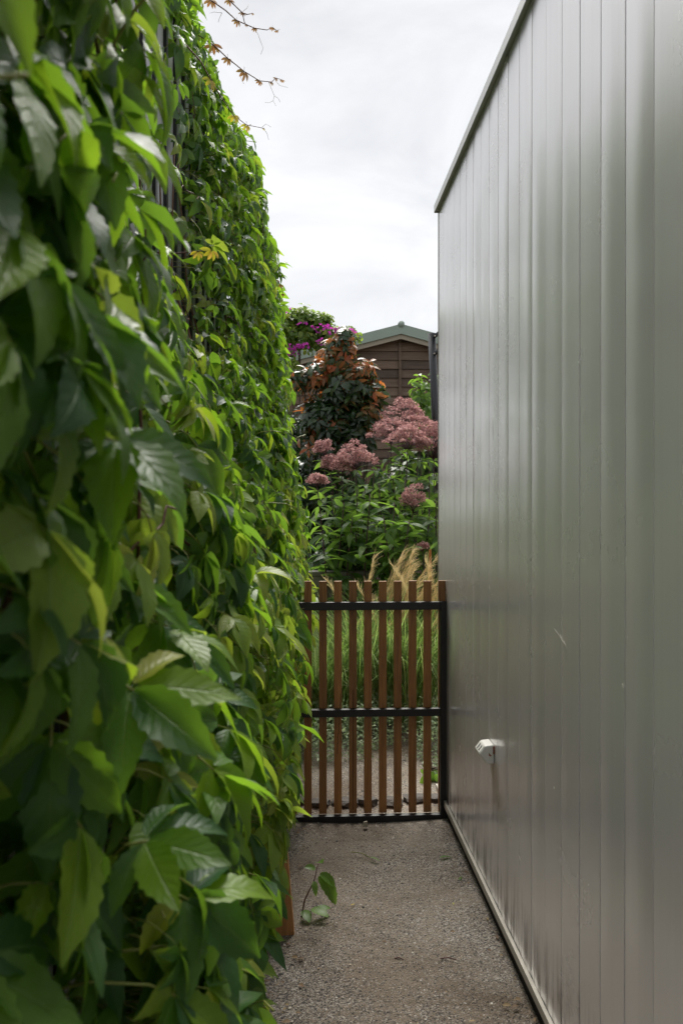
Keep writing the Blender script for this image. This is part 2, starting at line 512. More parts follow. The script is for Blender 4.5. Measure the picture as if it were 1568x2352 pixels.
# loose stones lying on the path
def pebbles(n):
    base = np.array([(1, 0, 0), (0, 1, 0), (-1, 0, 0), (0, -1, 0), (.6, .6, .7), (-.6, .6, .7), (-.6, -.6, .7), (.6, -.6, .7)], float)
    f = np.array([(0, 1, 5, 4), (1, 2, 6, 5), (2, 3, 7, 6), (3, 0, 4, 7), (4, 5, 6, 7)])
    y = 1.6 + 4.4 * rng.random(n) ** 1.0
    x = np.where(y < 4.3, -0.40 + 1.06 * rng.random(n), 0)
    for i in np.where(y >= 4.3)[0]:
        x[i] = path_center(y[i]) + (rng.random() - .5) * 0.95
    s = 0.0011 + 0.0026 * rng.random(n) ** 3
    s *= np.where(rng.random(n) > 0.985, 1.9, 1)
    a = rng.random(n) * 6.28
    z = 0.004 * np.sin(x * 7 + y * 2.3) + 0.005 * np.sin(y * 3.1 - x * 3)
    ca, sa = np.cos(a), np.sin(a)
    asp = 0.6 + 0.5 * rng.random(n)
    bx = base[None, :, 0] * s[:, None]; by = base[None, :, 1] * (s * asp)[:, None]; bz = base[None, :, 2] * (s * 0.8)[:, None]
    jit = 1 + 0.35 * (rng.random((n, 8)) - .5)
    bx *= jit; by *= jit
    V = np.stack([bx * ca[:, None] - by * sa[:, None] + x[:, None], bx * sa[:, None] + by * ca[:, None] + y[:, None], bz + z[:, None]], -1).reshape(-1, 3)
    F = (f[None] + (np.arange(n) * 8)[:, None, None]).reshape(-1, 4)
    return mesh_from('gravel', V, F, np.zeros((len(V), 2)), np.zeros(len(F)), [M['pebble']])


tag(link('gravel', pebbles(42000)), 'loose grey and tan gravel stones on the path', 'gravel', kind='stuff')

# ------------------------------------------------------------------ right: building clad in vertical metal panels
WX = 0.70                    # face of the cladding
PITCH = 0.145
Y_END = 4.19
WALL_TOP = 3.135
bld = thing('metal_clad_building', 'tall building side clad in vertical pale grey metal panels beside the path', 'building', (WX + 1.5, 1.3, 0))
b = MB().box(WX + 0.03, 4.2, -2.4, Y_END - 0.012, 0.02, WALL_TOP - 0.02)
part('body', b, M['dark_wall'], bld)
b = MB().box(WX - 0.012 + 0.03, 4.25, -2.45, Y_END + 0.02, WALL_TOP + 0.032, WALL_TOP + 0.05)
part('roof', b, M['roofing'], bld)
npan = int((Y_END + 2.4) / PITCH)
for i in range(npan):
    y1 = Y_END - 0.004 - i * PITCH
    y0 = y1 - PITCH + 0.0048
    amp = random.choice([0.0002, 0.0004, 0.0006, 0.0009, 0.0012, 0.0003]) if i > 4 else 0.0003
    tilt = random.uniform(-1, 1) * 0.0006
    mb = MB(); vv, ff, uu = [], [], []
    prof = [(t, 0.0) for t in np.linspace(0, 1, 10)]
    zs = np.linspace(0.097, WALL_TOP, 13)
    ph1, ph2 = random.random() * 6, random.random() * 6
    for z in zs:
        for t, dx in prof:
            bow = -amp * (1 - (2 * t - 1) ** 2) * (1 + 0.35 * math.sin(z * 1.3 + ph1))
            skew = amp * 0.8 * math.sin(math.pi * 2 * t + ph2) * 0.5
            vv.append((WX + dx + bow + skew + tilt * (t - .5) * 2, y0 + (y1 - y0) * t, z))
    npf = len(prof)
    for j in range(len(zs) - 1):
        for q in range(npf - 1):
            a = j * npf + q
            ff.append((a, a + npf, a + npf + 1, a + 1))
    mb.add(vv, ff)
    for q in (0, npf - 1):          # folded-back edges beside the joint
        ev = []
        for j in range(len(zs)):
            e = vv[j * npf + q]; ev += [e, (WX + 0.016, e[1], e[2])]
        ef = [(2 * j, 2 * j + 2, 2 * j + 3, 2 * j + 1) for j in range(len(zs) - 1)]
        mb.add(ev, ef)
    part('panel', mb, M['panel'], bld, True)
    # dark shadow gap of the joint lies on the body behind
# coping flashing: top folded over the panels with a small drip edge
b = MB().box(WX - 0.022, WX + 0.40, -2.4, Y_END + 0.018, WALL_TOP + 0.002, WALL_TOP + 0.03)
b.box(WX - 0.022, WX - 0.018, -2.4, Y_END + 0.018, WALL_TOP - 0.010, WALL_TOP + 0.002)
b.box(WX - 0.018, WX + 0.40, Y_END + 0.014, Y_END + 0.018, WALL_TOP - 0.010, WALL_TOP + 0.002)
part('coping', b, M['flashing'], bld)
# corner trim at the far end
b = MB().box(WX - 0.003, WX + 0.03, Y_END - 0.003, Y_END + 0.004, 0.085, WALL_TOP - 0.011)
b.box(WX + 0.03, 4.2, Y_END - 0.010, Y_END, 0.085, WALL_TOP - 0.011)
part('corner_trim', b, M['panel_trim'], bld)
# base angle; black strip paints in the shade of the open gap below
b = MB().box(WX - 0.014, WX - 0.002, -2.4, Y_END + 0.004, 0.068, 0.096)
part('base_trim', b, M['panel_trim'], bld)
b = MB().box(WX + 0.004, WX + 0.028, -2.4, Y_END - 0.02, -0.01, 0.084)
part('gap_shade', b, M['gap_black'], bld)

# outdoor outlet on the wall
oy = 2.935
ou = thing('power_outlet', 'small white angled plastic power outlet fixed to the grey panels', 'outlet', (WX, oy + 0.04, 0.62))
prof = [(0.0, 0.674), (-0.033, 0.670), (-0.056, 0.640), (-0.027, 0.602), (0.0, 0.602)]
vv = [(WX - 0.0015 + p[0] + 0.0, y, p[1]) for y in (oy, oy + 0.083) for p in prof]
ff = [(0, 1, 6, 5), (1, 2, 7, 6), (2, 3, 8, 7), (3, 4, 9, 8), (4, 0, 5, 9), (0, 4, 3, 1), (1, 3, 2, 2), (5, 6, 8, 9), (6, 7, 8, 8)]
me = bpy.data.meshes.new('body')
me.from_pydata(vv, [], [(0, 1, 6, 5), (1, 2, 7, 6), (2, 3, 8, 7), (3, 4, 9, 8), (4, 0, 5, 9), (4, 3, 2, 1, 0), (5, 6, 7, 8, 9)])
me.materials.append(M['plastic'])
o = part('body', me, None, ou); bevel(o, 0.005, 3)


def on_face(u, w, lift):
    """u along the wall 0..1, w down the sloping face 0..1"""
    p0 = Vector((WX - 0.0345, 0, 0.670)); p1 = Vector((WX - 0.0575, 0, 0.640))
    n = Vector((-0.030, 0, 0.023)).normalized()
    p = p0.lerp(p1, w) + n * lift
    return (p.x, oy + 0.083 * u, p.z)


def face_plate(u0, u1, w0, w1, l0, l1):
    b = MB()
    v = [on_face(u, w, l) for u in (u0, u1) for w in (w0, w1) for l in (l0, l1)]
    return b.add(v, [(0, 1, 3, 2), (4, 6, 7, 5), (0, 4, 5, 1), (2, 3, 7, 6), (0, 2, 6, 4), (1, 5, 7, 3)])


part('faceplate', face_plate(0.08, 0.92, 0.10, 0.90, -0.002, 0.0015), M['plastic'], ou)
for u in (0.26, 0.58):
    s = part('switch', face_plate(u, u + 0.18, 0.22, 0.80, 0.0, 0.0022), M['plastic_slot'], ou)
    part('rocker', face_plate(u + 0.07, u + 0.17, 0.27, 0.74, 0.002, 0.004), M['plastic'], s)
b = MB(); b.add([(WX - 0.022, oy - 0.0012, 0.645), (WX - 0.011, oy - 0.0012, 0.633), (WX - 0.015, oy - 0.0012, 0.631), (WX - 0.021, oy - 0.0012, 0.634)], [(0, 3, 2, 1)])
part('rust_mark', b, M['rust'], ou)
b = MB().box(WX - 0.006, WX - 0.0005, oy - 0.0006, oy + 0.003, 0.640, 0.668)
part('seal', b, M['rust'], ou)

# ------------------------------------------------------------------ gate
GY = 3.95
gate = thing('garden_gate', 'low gate of upright brown timber slats on a black steel frame', 'gate', (0.2, GY, 0))
sx = 1829 / GY
GR = at(1028, 1400, GY).x
GL = -0.42


def gz(y): return at(900, y, GY).z


FD = 0.030
z_top0, z_top1 = gz(1401), gz(1383)
z_mid0, z_mid1 = gz(1646), gz(1629)
z_bot0, z_bot1 = gz(1893), gz(1873)
for nm, z0, z1 in (('rail', z_top0, z_top1), ('rail', z_mid0, z_mid1), ('rail', z_bot0, z_bot1)):
    bevel(part(nm, MB().box(GL + 0.036, GR - 0.0362, GY, GY + FD, z0, z1), M['black_steel'], gate), 0.002)
for x0 in (GL, GR - 0.036):
    bevel(part('stile', MB().box(x0, x0 + 0.036, GY - 0.001, GY + FD + 0.001, z_bot0 - 0.001, z_top1 + 0.001), M['black_steel'], gate), 0.002)
pit = (at(1018, 1400, GY).x - at(707, 1400, GY).x) / 9
SW = 0.0385
slat_z1 = gz(1336)
for i in range(14):
    cx = at(1018, 1400, GY).x + 0.0 - i * pit
    if cx - SW / 2 < GL: break
    jz = random.uniform(-0.0015, 0.0015)
    b = MB().box(-SW / 2, SW / 2, 0, 0.019, 0, slat_z1 + jz - z_bot1 - 0.001)
    if i == 0:
        b = MB().box(-SW / 2, SW / 2 - 0.002, 0, 0.019, 0, slat_z1 + jz - z_bot1 - 0.001)
    o = link('slat', b.mesh('slat', M['merbau']), gate)
    o.location = (cx - 0.2, FD + 0.002, z_bot1 + 0.001)
    bevel(o, 0.0015)
    if i == 7:
        for q in range(6):
            link('crack', MB().box(-.004 + q * .0032, -.0015 + q * .0032, -.0005, .0004, .30 + q * .05, .352 + q * .05).mesh('crack', M['gap_black']), o)
    if i == 6:
        link('crack', MB().box(-.001, .0012, -.0005, .0004, .02, .62).mesh('crack', M['gap_black']), o)
# bolts and hinge on the hidden stile
for z in (z_bot1 + 0.1, z_top0 - 0.1):
    part('hinge', MB().tube([(GL - 0.012, GY + 0.01, z - 0.04), (GL - 0.012, GY + 0.01, z + 0.04)], 0.012, 8), M['black_steel'], gate, True)
part('hinge_post', MB().box(GL - 0.075, GL - 0.025, GY - 0.01, GY + 0.04, -0.05, z_top1 + 0.02), M['black_steel'], gate)

# ------------------------------------------------------------------ left: dark slatted screen under the creeper
SX = -0.56
SCR_TOP = 3.62
scr = thing('screen_wall', 'black battened screen wall behind the creeper, sky sheen painted pale on its boards', 'wall', (SX - 1.2, 2.0, 0))
part('body', MB().box(-3.2, SX - 0.02, -1.6, 5.55, -0.02, SCR_TOP - 0.01), M['dark_wall'], scr)
i = 0
y = -1.6
while y < 5.3:
    part('board', MB().box(SX - 0.019, SX, y, y + 0.185, 0.05, SCR_TOP), M['screen_sheen'], scr)
    part('batten', MB().box(SX - 0.019, SX + 0.013, y + 0.188, y + 0.226, 0.05, SCR_TOP + 0.01), M['screen_black'], scr)
    y += 0.229

# timber post at the foot of the creeper
po = thing('timber_post', 'short orange-brown timber post leaning at the foot of the creeper', 'post', (-0.075, 2.92, 0))
b = MB()
v = []
for z, xo in ((-0.03, 0.0), (0.52, -0.045)):
    for x, yy in ((-0.035, -0.02), (0.035, -0.02), (0.035, 0.025), (-0.035, 0.025)):
        v.append((x + xo, yy, z))
b.add(v, [(3, 2, 1, 0), (4, 5, 6, 7), (0, 1, 5, 4), (1, 2, 6, 5), (2, 3, 7, 6), (3, 0, 4, 7)])
o = link('post_shaft', b.mesh('post_shaft', M['post_wood']), po); bevel(o, 0.003)


# ------------------------------------------------------------------ leaf templates
def leaflet(L=1.0, W=0.45, n=8, m=2, fold=0.35, droop=0.7, d0=0.0, serr=0.10, peak=0.42, wave=0.0, ph=0.0, tip=0.012, acum=1.0):
    """a toothed blade along +Y, upper face +Z"""
    vs_, uv = [], []
    y = z = 0.0
    th = d0
    prev = 0
    vv = np.linspace(0, 1, n + 1)
    for i, t in enumerate(vv):
        if i:
            ds = (t - prev) * L; th = d0 + droop * (t ** 1.3)
            y += math.cos(th) * ds; z -= math.sin(th) * ds
        prev = t
        a = peak / (1 - peak)
        w = (max(t, 1e-4) ** (a * 0.85)) * (max(1 - t, 0) ** (0.85 * acum))
        wmax = (peak ** (a * 0.85)) * ((1 - peak) ** (0.85 * acum))
        w = W / 2 * w / wmax
        w = max(w, tip * L)
        if 0 < i < n: w *= 1 + (serr if i % 2 else -serr * 0.6)
        for j in range(-m, m + 1):
            u = j / m
            off = serr * 0.25 * L / n * abs(u) if i % 2 else 0
            zz = abs(u) ** 1.4 * w * math.tan(fold) + wave * w * math.sin(ph + t * 9 + (1.7 if u > 0 else 0)) * abs(u)
            nx_, ny_ = 0, 0
            vs_.append((u * w, y - zz * math.sin(-th) * 0 + off + zz * math.sin(th), z + zz * math.cos(th)))
            uv.append((0.5 + u * 0.5, t))
    fs = []
    c = 2 * m + 1
    for i in range(n):
        for j in range(2 * m):
            a = i * c + j
            fs.append((a, a + 1, a + c + 1, a + c))
    return np.array(vs_), np.array(fs), np.array(uv)


def rotz(v, a):
    c, s = math.cos(a), math.sin(a)
    return v @ np.array([[c, s, 0], [-s, c, 0], [0, 0, 1]])


def roty(v, a):
    c, s = math.cos(a), math.sin(a)
    return v @ np.array([[c, 0, -s], [0, 1, 0], [s, 0, c]])


def creeper_leaf(n, m, seed, pet=True):
    """five toothed leaflets on one stalk, unit size: middle leaflet 1 long along +Y, upper face +Z"""
    r = random.Random(seed)
    mb = MB()
    five = r.random() < 0.85
    angs = [0, 0.78, -0.78, 1.62, -1.62] if five else [0, 1.0, -1.0]
    for q, a in enumerate(angs):
        L = [1.0, 0.93, 0.93, 0.68, 0.68][q] * r.uniform(0.88, 1.08)
        v, f, uv = leaflet(L, L * r.uniform(0.39, 0.48) * (1.0 if five else 1.1), n, m, r.uniform(0.10, 0.42), r.uniform(0.25, 1.0), r.uniform(-0.15, 0.25), 0.095 if n > 6 else 0.05, r.uniform(0.40, 0.5), 0.10, r.random() * 6, acum=1.3)
        v = roty(v, r.uniform(-0.35, 0.35))
        v[:, 1] += 0.05
        v = rotz(v, -a + r.uniform(-0.12, 0.12))
        mb.add(v, f, uv, 0)
    if pet:
        mb.tube([(0, 0.05, 0), (0, -0.25, -0.10), (0.02, -0.7, -0.45), (0.03, -0.95, -0.85)], [0.012, 0.015, 0.016, 0.018], 4, 1)
    return mb


NV = 10
near_tpl = [creeper_leaf(14, 2, s) for s in range(NV)]
far_tpl = [creeper_leaf(6, 1, s + 100) for s in range(NV)]


def frame(fwd, nrm):
    """rotation whose Y is fwd and Z close to nrm; arrays of shape (n,3)"""
    fwd = fwd / np.linalg.norm(fwd, axis=1)[:, None]
    x = np.cross(fwd, nrm); x /= np.linalg.norm(x, axis=1)[:, None] + 1e-9
    z = np.cross(x, fwd)
    return np.stack([x, fwd, z], -1)


def scatter(tpls, idx, pos, rot, size):
    """bakes copies of templates into one set of arrays"""
    V, F, U, Mi, off = [], [], [], [], 0
    for t in range(len(tpls)):
        sel = np.where(idx == t)[0]
        if len(sel) == 0: continue
        v, f, uv, mi = tpls[t].arrays()
        vv = np.einsum('nij,vj->nvi', rot[sel] * size[sel][:, None, None], v) + pos[sel][:, None, :]
        V.append(vv.reshape(-1, 3))
        F.append((f[None] + (np.arange(len(sel)) * len(v))[:, None, None]).reshape(-1, 4) + off)
        U.append(np.tile(uv, (len(sel), 1))); Mi.append(np.tile(mi, len(sel)))
        off += len(sel) * len(v)
    return np.concatenate(V), np.concatenate(F), np.concatenate(U), np.concatenate(Mi)


def leaves(parent, tpl_near, tpl_far, mats, idx, pos, rot, size, n_single=300, name='leaf', mass='foliage'):
    """the largest-looking leaves as objects of their own, the rest joined as one part"""
    campos = np.array([0, 0, CAM_H])
    app = size / np.linalg.norm(pos - campos, axis=1)
    order = np.argsort(-app)
    single = order[:n_single]; rest = order[n_single:]
    mes = [t.mesh(name, mats, True) for t in tpl_near]
    base = np.array(parent.location) + (np.array(parent.parent.location) if parent.parent else 0)
    for i in single:
        m4 = np.eye(4); m4[:3, :3] = rot[i] * size[i]; m4[:3, 3] = pos[i] - base
        o = bpy.data.objects.new(name, mes[idx[i]])
        COL.objects.link(o); o.parent = parent; o.matrix_local = Matrix(m4.tolist())
    if len(rest):
        V, F, U, Mi = scatter(tpl_far, idx[rest], pos[rest], rot[rest], size[rest])
        o = link(mass, mesh_from(mass, V - base, F, U, Mi, mats, True), parent)
        o['kind'] = 'stuff'


# ------------------------------------------------------------------ the creeper
DZ = np.array([0.0, 0.4, 0.9, 1.3, 1.8, 2.4, 3.0, 3.5, 3.8])
DY = np.array([0.4, 1.0, 1.6, 2.5, 3.3, 3.9, 4.6, 5.7])
SURF = np.array([
    [-.28, -.28, -.26, -.25, -.24, -.26, -.32, -.38, -.45],
    [-.12, -.12, -.13, -.15, -.17, -.23, -.32, -.40, -.46],
    [-.13, -.12, -.09, -.11, -.25, -.44, -.46, -.48, -.50],
    [-.20, -.15, -.06, -.065, -.27, -.47, -.51, -.52, -.53],
    [-.15, -.10, -.055, -.065, -.18, -.36, -.45, -.48, -.50],
    [-.15, -.10, -.06, -.055, -.14, -.24, -.34, -.40, -.46],
    [-.13, -.06, -.02, -.03, -.10, -.16, -.20, -.27, -.38],
    [-.09, -.04, 0.01, 0.01, -.08, -.15, -.19, -.26, -.38]])


def surf(y, z):
    yi = np.clip(np.searchsorted(DY, y) - 1, 0, len(DY) - 2); zi = np.clip(np.searchsorted(DZ, z) - 1, 0, len(DZ) - 2)
    ty = np.clip((y - DY[yi]) / (DY[yi + 1] - DY[yi]), 0, 1); tz = np.clip((z - DZ[zi]) / (DZ[zi + 1] - DZ[zi]), 0, 1)
    return (SURF[yi, zi] * (1 - ty) * (1 - tz) + SURF[yi + 1, zi] * ty * (1 - tz) + SURF[yi, zi + 1] * (1 - ty) * tz + SURF[yi + 1, zi + 1] * ty * tz)


cre = thing('creeper', 'dense five-leaved green creeper climbing over the black screen wall', 'creeper', (-0.4, 2.5, 0))
n = 7200
cy = 0.35 + 5.35 * rng.random(n)
cy[:700] = 0.45 + 1.2 * rng.random(700)
cz = 0.02 + 3.78 * rng.random(n)
depth = rng.random(n) ** 1.4 * 0.17
lump = 0.045 * np.sin(cy * 5.1 + 1.3 * np.sin(cz * 3)) * np.sin(cz * 4.3 + 0.7)
cx = surf(cy, cz) + lump - depth
# thin patch where the screen shows
patch = ((cy > 1.35) & (cy < 3.55) & (cz > 2.0) & (cz < 3.75) & (cx < -0.2))
keep = ~(patch & (rng.random(n) < 0.45))
keep &= ~((cy > 2.2) & (cy < 3.45) & (cz > 2.15) & (cz < 3.4) & (rng.random(n) < 0.50))
keep &= (np.sqrt(cx ** 2 + cy ** 2 + (cz - CAM_H) ** 2) > 0.56)
keep &= (cx > SX + 0.02)
keep &= ~((cy > 2.2) & (cy < 3.1) & (cz < 0.36) & (cx > -0.17))
cx, cy, cz = cx[keep], cy[keep], cz[keep]
n = len(cx)
# a cap of leaves over the top edge and round the far end
nt_ = 420
ty_ = 1.2 + 4.4 * rng.random(nt_)
tx_ = -0.62 + (surf(ty_, np.full(nt_, 3.7)) + 0.60) * rng.random(nt_)
tz_ = 3.62 + 0.16 * rng.random(nt_) * np.clip((ty_ - 1.5) / 2, 0.2, 1)
ne_ = 420
ez_ = 0.05 + 3.65 * rng.random(ne_)
ex_ = -0.60 + (surf(np.full(ne_, 5.6), ez_) + 0.60) * rng.random(ne_)
ey_ = 5.62 + 0.16 * rng.random(ne_)
px_ = np.concatenate([cx, tx_, ex_]); py_ = np.concatenate([cy, ty_, ey_]); pz_ = np.concatenate([cz, tz_, ez_])
n = len(px_)
pos = np.stack([px_, py_, pz_], -1)
out_ = np.tile([1.0, -0.12, 0.0], (n, 1))
out_[len(cx):len(cx) + nt_] = [0.55, -0.1, 0.6]
out_[len(cx) + nt_:] = [0.3, 0.9, 0.0]
lowb = np.clip((1.5 - pz_) / 1.2, 0, 1)          # the lower part bulges: leaves lie flatter there
fwd = out_ * (0.42 + 0.38 * lowb)[:, None] + np.array([0, 0, -1.0]) * (1.0 - 0.25 * lowb)[:, None] + rng.normal(0, 0.42, (n, 3))
nrm = out_ * 0.8 + np.array([0, 0, 0.75]) + rng.normal(0, 0.30, (n, 3))
rot = frame(fwd, nrm)
size = 0.074 + 0.050 * rng.random(n)
size *= 1 - 0.06 * np.clip((1.9 - py_) / 0.9, 0, 1)
size *= np.where((pz_ > 2.0) & (py_ > 3.4), 0.90, 1.0)
size *= np.where(rng.random(n) < 0.16, 0.62, 1.0)
idx = rng.integers(0, NV, n)
# no blade may reach into the lens
light = (rng.random(n) < np.where((pz_ > .35) & (pz_ < 1.45) & (py_ > 1.7), 0.5, 0.10))
for mk, mt, ns in ((~light, 'creeper', 215), (light, 'creeper_light', 65)):
    leaves(cre, near_tpl, far_tpl, [M[mt], M['petiole']], idx[mk], pos[mk], rot[mk], size[mk], ns)

# large blades hanging nearest to the path's mouth
for q, (x0, y0, x1, y1, d, sz, nrm_) in enumerate([
        (178, 292, 420, 290, .78, .098, (.0, -.35, 1.0)), (192, 318, 352, 500, .80, .100, (.3, -.9, .5)), (60, 500, 235, 560, .72, .080, (.0, -.5, 1.0)),
        (270, 1010, 462, 1150, .76, .112, (.35, -.6, .7)), (330, 1930, 565, 1960, .80, .105, (.0, -.5, 1.0)), (425, 2060, 640, 2210, .92, .112, (.3, -.6, .8)),
        (118, 1700, 100, 1985, .74, .112, (.4, -1.0, .3)), (185, 1690, 330, 1870, .80, .100, (.3, -.7, .7)), (300, 1580, 440, 1690, .80, .110, (.2, -.9, .5)),
        (230, 800, 420, 960, .85, .100, (.3, -.7, .7)), (120, 1260, 230, 1430, .8, .095, (.2, -.8, .6)), (20, 120, 150, 200, .7, .09, (.2, -.7, .6))]):
    a_ = np.array(at(x0, y0, d)); b_ = np.array(at(x1, y1, d - .05))
    m4 = np.eye(4); m4[:3, :3] = frame((b_ - a_)[None], np.array([nrm_]))[0] * sz; m4[:3, 3] = a_ - np.array(cre.location)
    o = bpy.data.objects.new('leaf', near_tpl[q % NV].mesh('leaf', [M['creeper'], M['petiole']], True)); COL.objects.link(o); o.parent = cre; o.matrix_local = Matrix(m4.tolist())

# climbing stems
for s in range(16):
    y0 = 0.7 + s * 0.31 + random.uniform(-.1, .1)
    pts = []
    y = y0
    for z in np.linspace(-0.02, random.uniform(2.6, 3.6), 22):
        y += random.uniform(-.035, .035)
        xs = float(surf(np.array([y]), np.array([z]))[0])
        pts.append((max(SX + 0.03, xs - 0.13 + random.uniform(-.015, .015)), y, z))
    part('stem', MB().tube(pts, np.linspace(0.008, 0.003, 22), 6), M['stem'], cre, True)
# side runners
for s in range(60):
    y = random.uniform(0.8, 5.2); z = random.uniform(0.4, 3.3)
    pts = []
    dy, dz = random.uniform(-.04, .04), random.uniform(-.03, .05)
    for q in range(10):
        xs = float(surf(np.array([y]), np.array([z]))[0])
        pts.append((xs - 0.06 + 0.01 * q * 0.5, y, z)); y += dy + random.uniform(-.015, .015); z += dz + random.uniform(-.02, .02)
    part('runner', MB().tube(pts, np.linspace(0.0028, 0.0014, 10), 4), M['redstem'], cre, True)

# young shoots reaching out against the sky
sh_tpl = []
for s in range(4):
    r = random.Random(900 + s); mb = MB()
    for a in (0, 0.62, -0.62, 1.2, -1.2):
        v, f, uv = leaflet(1.0 * r.uniform(.8, 1.05), 0.34, 7, 1, 0.35, r.uniform(0.2, 0.9), 0.1, 0.08, 0.5)
        v[:, 1] += 0.12
        mb.add(rotz(v, -a + r.uniform(-.1, .1)), f, uv, 0)
    mb.tube([(0, 0.12, 0), (0, -0.5, 0.15)], [0.02, 0.025], 4, 1)
    sh_tpl.append(mb)
K = 1568 / 1707


def full(px, py, d): return at(px * K, py * K, d)


shoots = [
    ([(500, -22), (527, 0), (564, 26), (592, 51), (636, 70), (668, 75), (681, 68), (691, 76)], 3.45, 3.55, [(1, 0.05), (3, 0.042), (4, 0.026), (6, 0.022), (7, 0.016)], 'shoot_leaf'),
    ([(560, -15), (573, 0), (606, 32), (611, 55), (616, 62)], 3.5, 3.55, [(1, 0.045), (2, 0.026), (4, 0.02)], 'shoot_leaf'),
    ([(606, 32), (618, 36), (632, 33)], 3.53, 3.55, [(2, 0.014)], 'shoot_leaf'),
    ([(496, 87), (532, 111), (569, 145), (610, 178), (649, 202), (679, 205), (690, 195), (706, 200)], 3.6, 3.75, [(1, 0.06), (2, 0.06), (3, 0.052), (4, 0.03), (5, 0.035), (6, 0.022), (7, 0.018)], 'shoot_leaf'),
    ([(464, 111), (501, 152), (527, 199), (553, 243), (584, 288), (616, 312), (660, 321)], 3.1, 3.5, [(2, 0.062), (4, 0.06), (5, 0.045), (6, 0.02)], 'yellow_leaf'),
    ([(690, 700), (702, 712), (708, 735), (704, 752)], 5.4, 5.5, [(0, 0.05), (1, 0.04), (2, 0.03), (3, 0.03)], 'shoot_leaf'),
    ([(395, 632), (440, 634), (495, 628), (530, 625)], 2.7, 2.6, [(2, 0.05), (3, 0.045)], 'yellow_leaf'),
]
for pts, d0, d1, lv, mt in shoots:
    P = [full(px, py, d0 + (d1 - d0) * i / (len(pts) - 1)) for i, (px, py) in enumerate(pts)]
    so = part('shoot', MB().tube(P, np.linspace(0.0034, 0.0013, len(P)), 5), M['redstem'], cre, True)
    for i, sz in lv:
        fw = np.array([[random.uniform(-.2, .5), random.uniform(-.3, .1), -1.0]]); nr = np.array([[0.5, -1.0, 0.4]]) + rng.normal(0, .3, (1, 3))
        rr = frame(fw, nr)[0]
        m4 = np.eye(4); m4[:3, :3] = rr * sz * random.uniform(.45, .85); m4[:3, 3] = np.array(P[i])
        me = sh_tpl[random.randrange(4)].mesh('leaf', [M[mt], M['redstem']], True)
        o = bpy.data.objects.new('leaf', me); COL.objects.link(o); o.parent = so; o.matrix_local = Matrix(m4.tolist())
tend = [([(636, 73), (645, 85), (652, 105), (658, 120), (652, 136)], 3.55), ([(555, 32), (535, 30), (525, 33)], 3.5), ([(555, 32), (548, 48), (546, 56)], 3.5), ([(672, 206), (680, 225), (686, 240), (683, 252), (690, 265)], 3.75),
        ([(686, 240), (695, 245), (701, 256)], 3.75), ([(683, 252), (672, 257), (662, 256)], 3.75), ([(690, 204), (700, 214), (720, 219)], 3.75), ([(660, 321), (668, 335), (672, 350)], 3.5), ([(655, 318), (665, 310), (678, 318)], 3.5),
        ([(606, 178), (600, 190), (610, 210)], 3.68), ([(692, 76), (700, 73)], 3.55), ([(606, 30), (618, 20), (621, 12)], 3.53)]
for pts, d in tend:
    part('tendril', MB().tube([full(a, b_, d) for a, b_ in pts], np.linspace(0.0011, 0.0006, len(pts)), 4), M['tendril'], cre, True)
# odd coloured leaves in the lower mass
for (x, y, d, sz, mt) in [(470, 1452, 2.55, 0.06, 'red_leaf'), (545, 1300, 2.6, 0.075, 'yellow_leaf'), (630, 940, 4.5, 0.08, 'yellow_leaf'), (505, 1470, 2.5, 0.06, 'yellow_leaf'), (600, 1360, 3.0, 0.08, 'yellow_leaf')]:
    p = at(x, y, d)
    fw = np.array([[0.6, -0.3, -0.7]]); nr = np.array([[0.5, -0.7, 0.7]])
    m4 = np.eye(4); m4[:3, :3] = frame(fw, nr)[0] * sz; m4[:3, 3] = np.array(p) - np.array(cre.location)
    o = bpy.data.objects.new('leaf', near_tpl[1].mesh('leaf', [M[mt], M['petiole']], True)); COL.objects.link(o); o.parent = cre; o.matrix_local = Matrix(m4.tolist())

# ------------------------------------------------------------------ garden behind the gate
simple_tpl = lambda W, n=6, m=1, s=0.0, fold=.25, droop=.6, pk=.45: MB().add(*leaflet(1, W, n, m, fold, droop, 0.05, s, pk))


def leaf_set(W, count=5, n=6, m=1, serr=0.05, pk=.45, droops=(.3, 1.0), fold=(.1, .45)):
    out = []
    for q in range(count):
        out.append(MB().add(*leaflet(random.uniform(.9, 1.1), W * random.uniform(.85, 1.15), n, m, random.uniform(*fold), random.uniform(*droops), random.uniform(-.1, .2), serr, pk)))
    return out


def blob_points(n, centers, radii, shell=0.55):
    """points in the outer part of overlapping ellipsoids, with outward direction"""
    k_ = rng.integers(0, len(centers), n)
    d = rng.normal(0, 1, (n, 3)); d /= np.linalg.norm(d, axis=1)[:, None]
    r = (shell + (1 - shell) * rng.random(n)) * (0.78 + 0.42 * rng.random(n) ** 1.6)
    c = np.array(centers)[k_]; ra = np.array(radii)[k_]
    return c + d * ra * r[:, None], d


# shrub with coppery new growth
P0 = at(775, 1200, 8.0)
pho = thing('copper_leaf_shrub', 'rounded shrub with dark glossy leaves and copper-red new growth on top', 'shrub', (P0.x, 8.0, 0))


def sph(x, y, w, h, d): 
    p = at(x, y, d); s = d / 1829
    return (p.x, d, p.z), (w * s / 2, max(0.22, w * s / 2.4), h * s / 2)


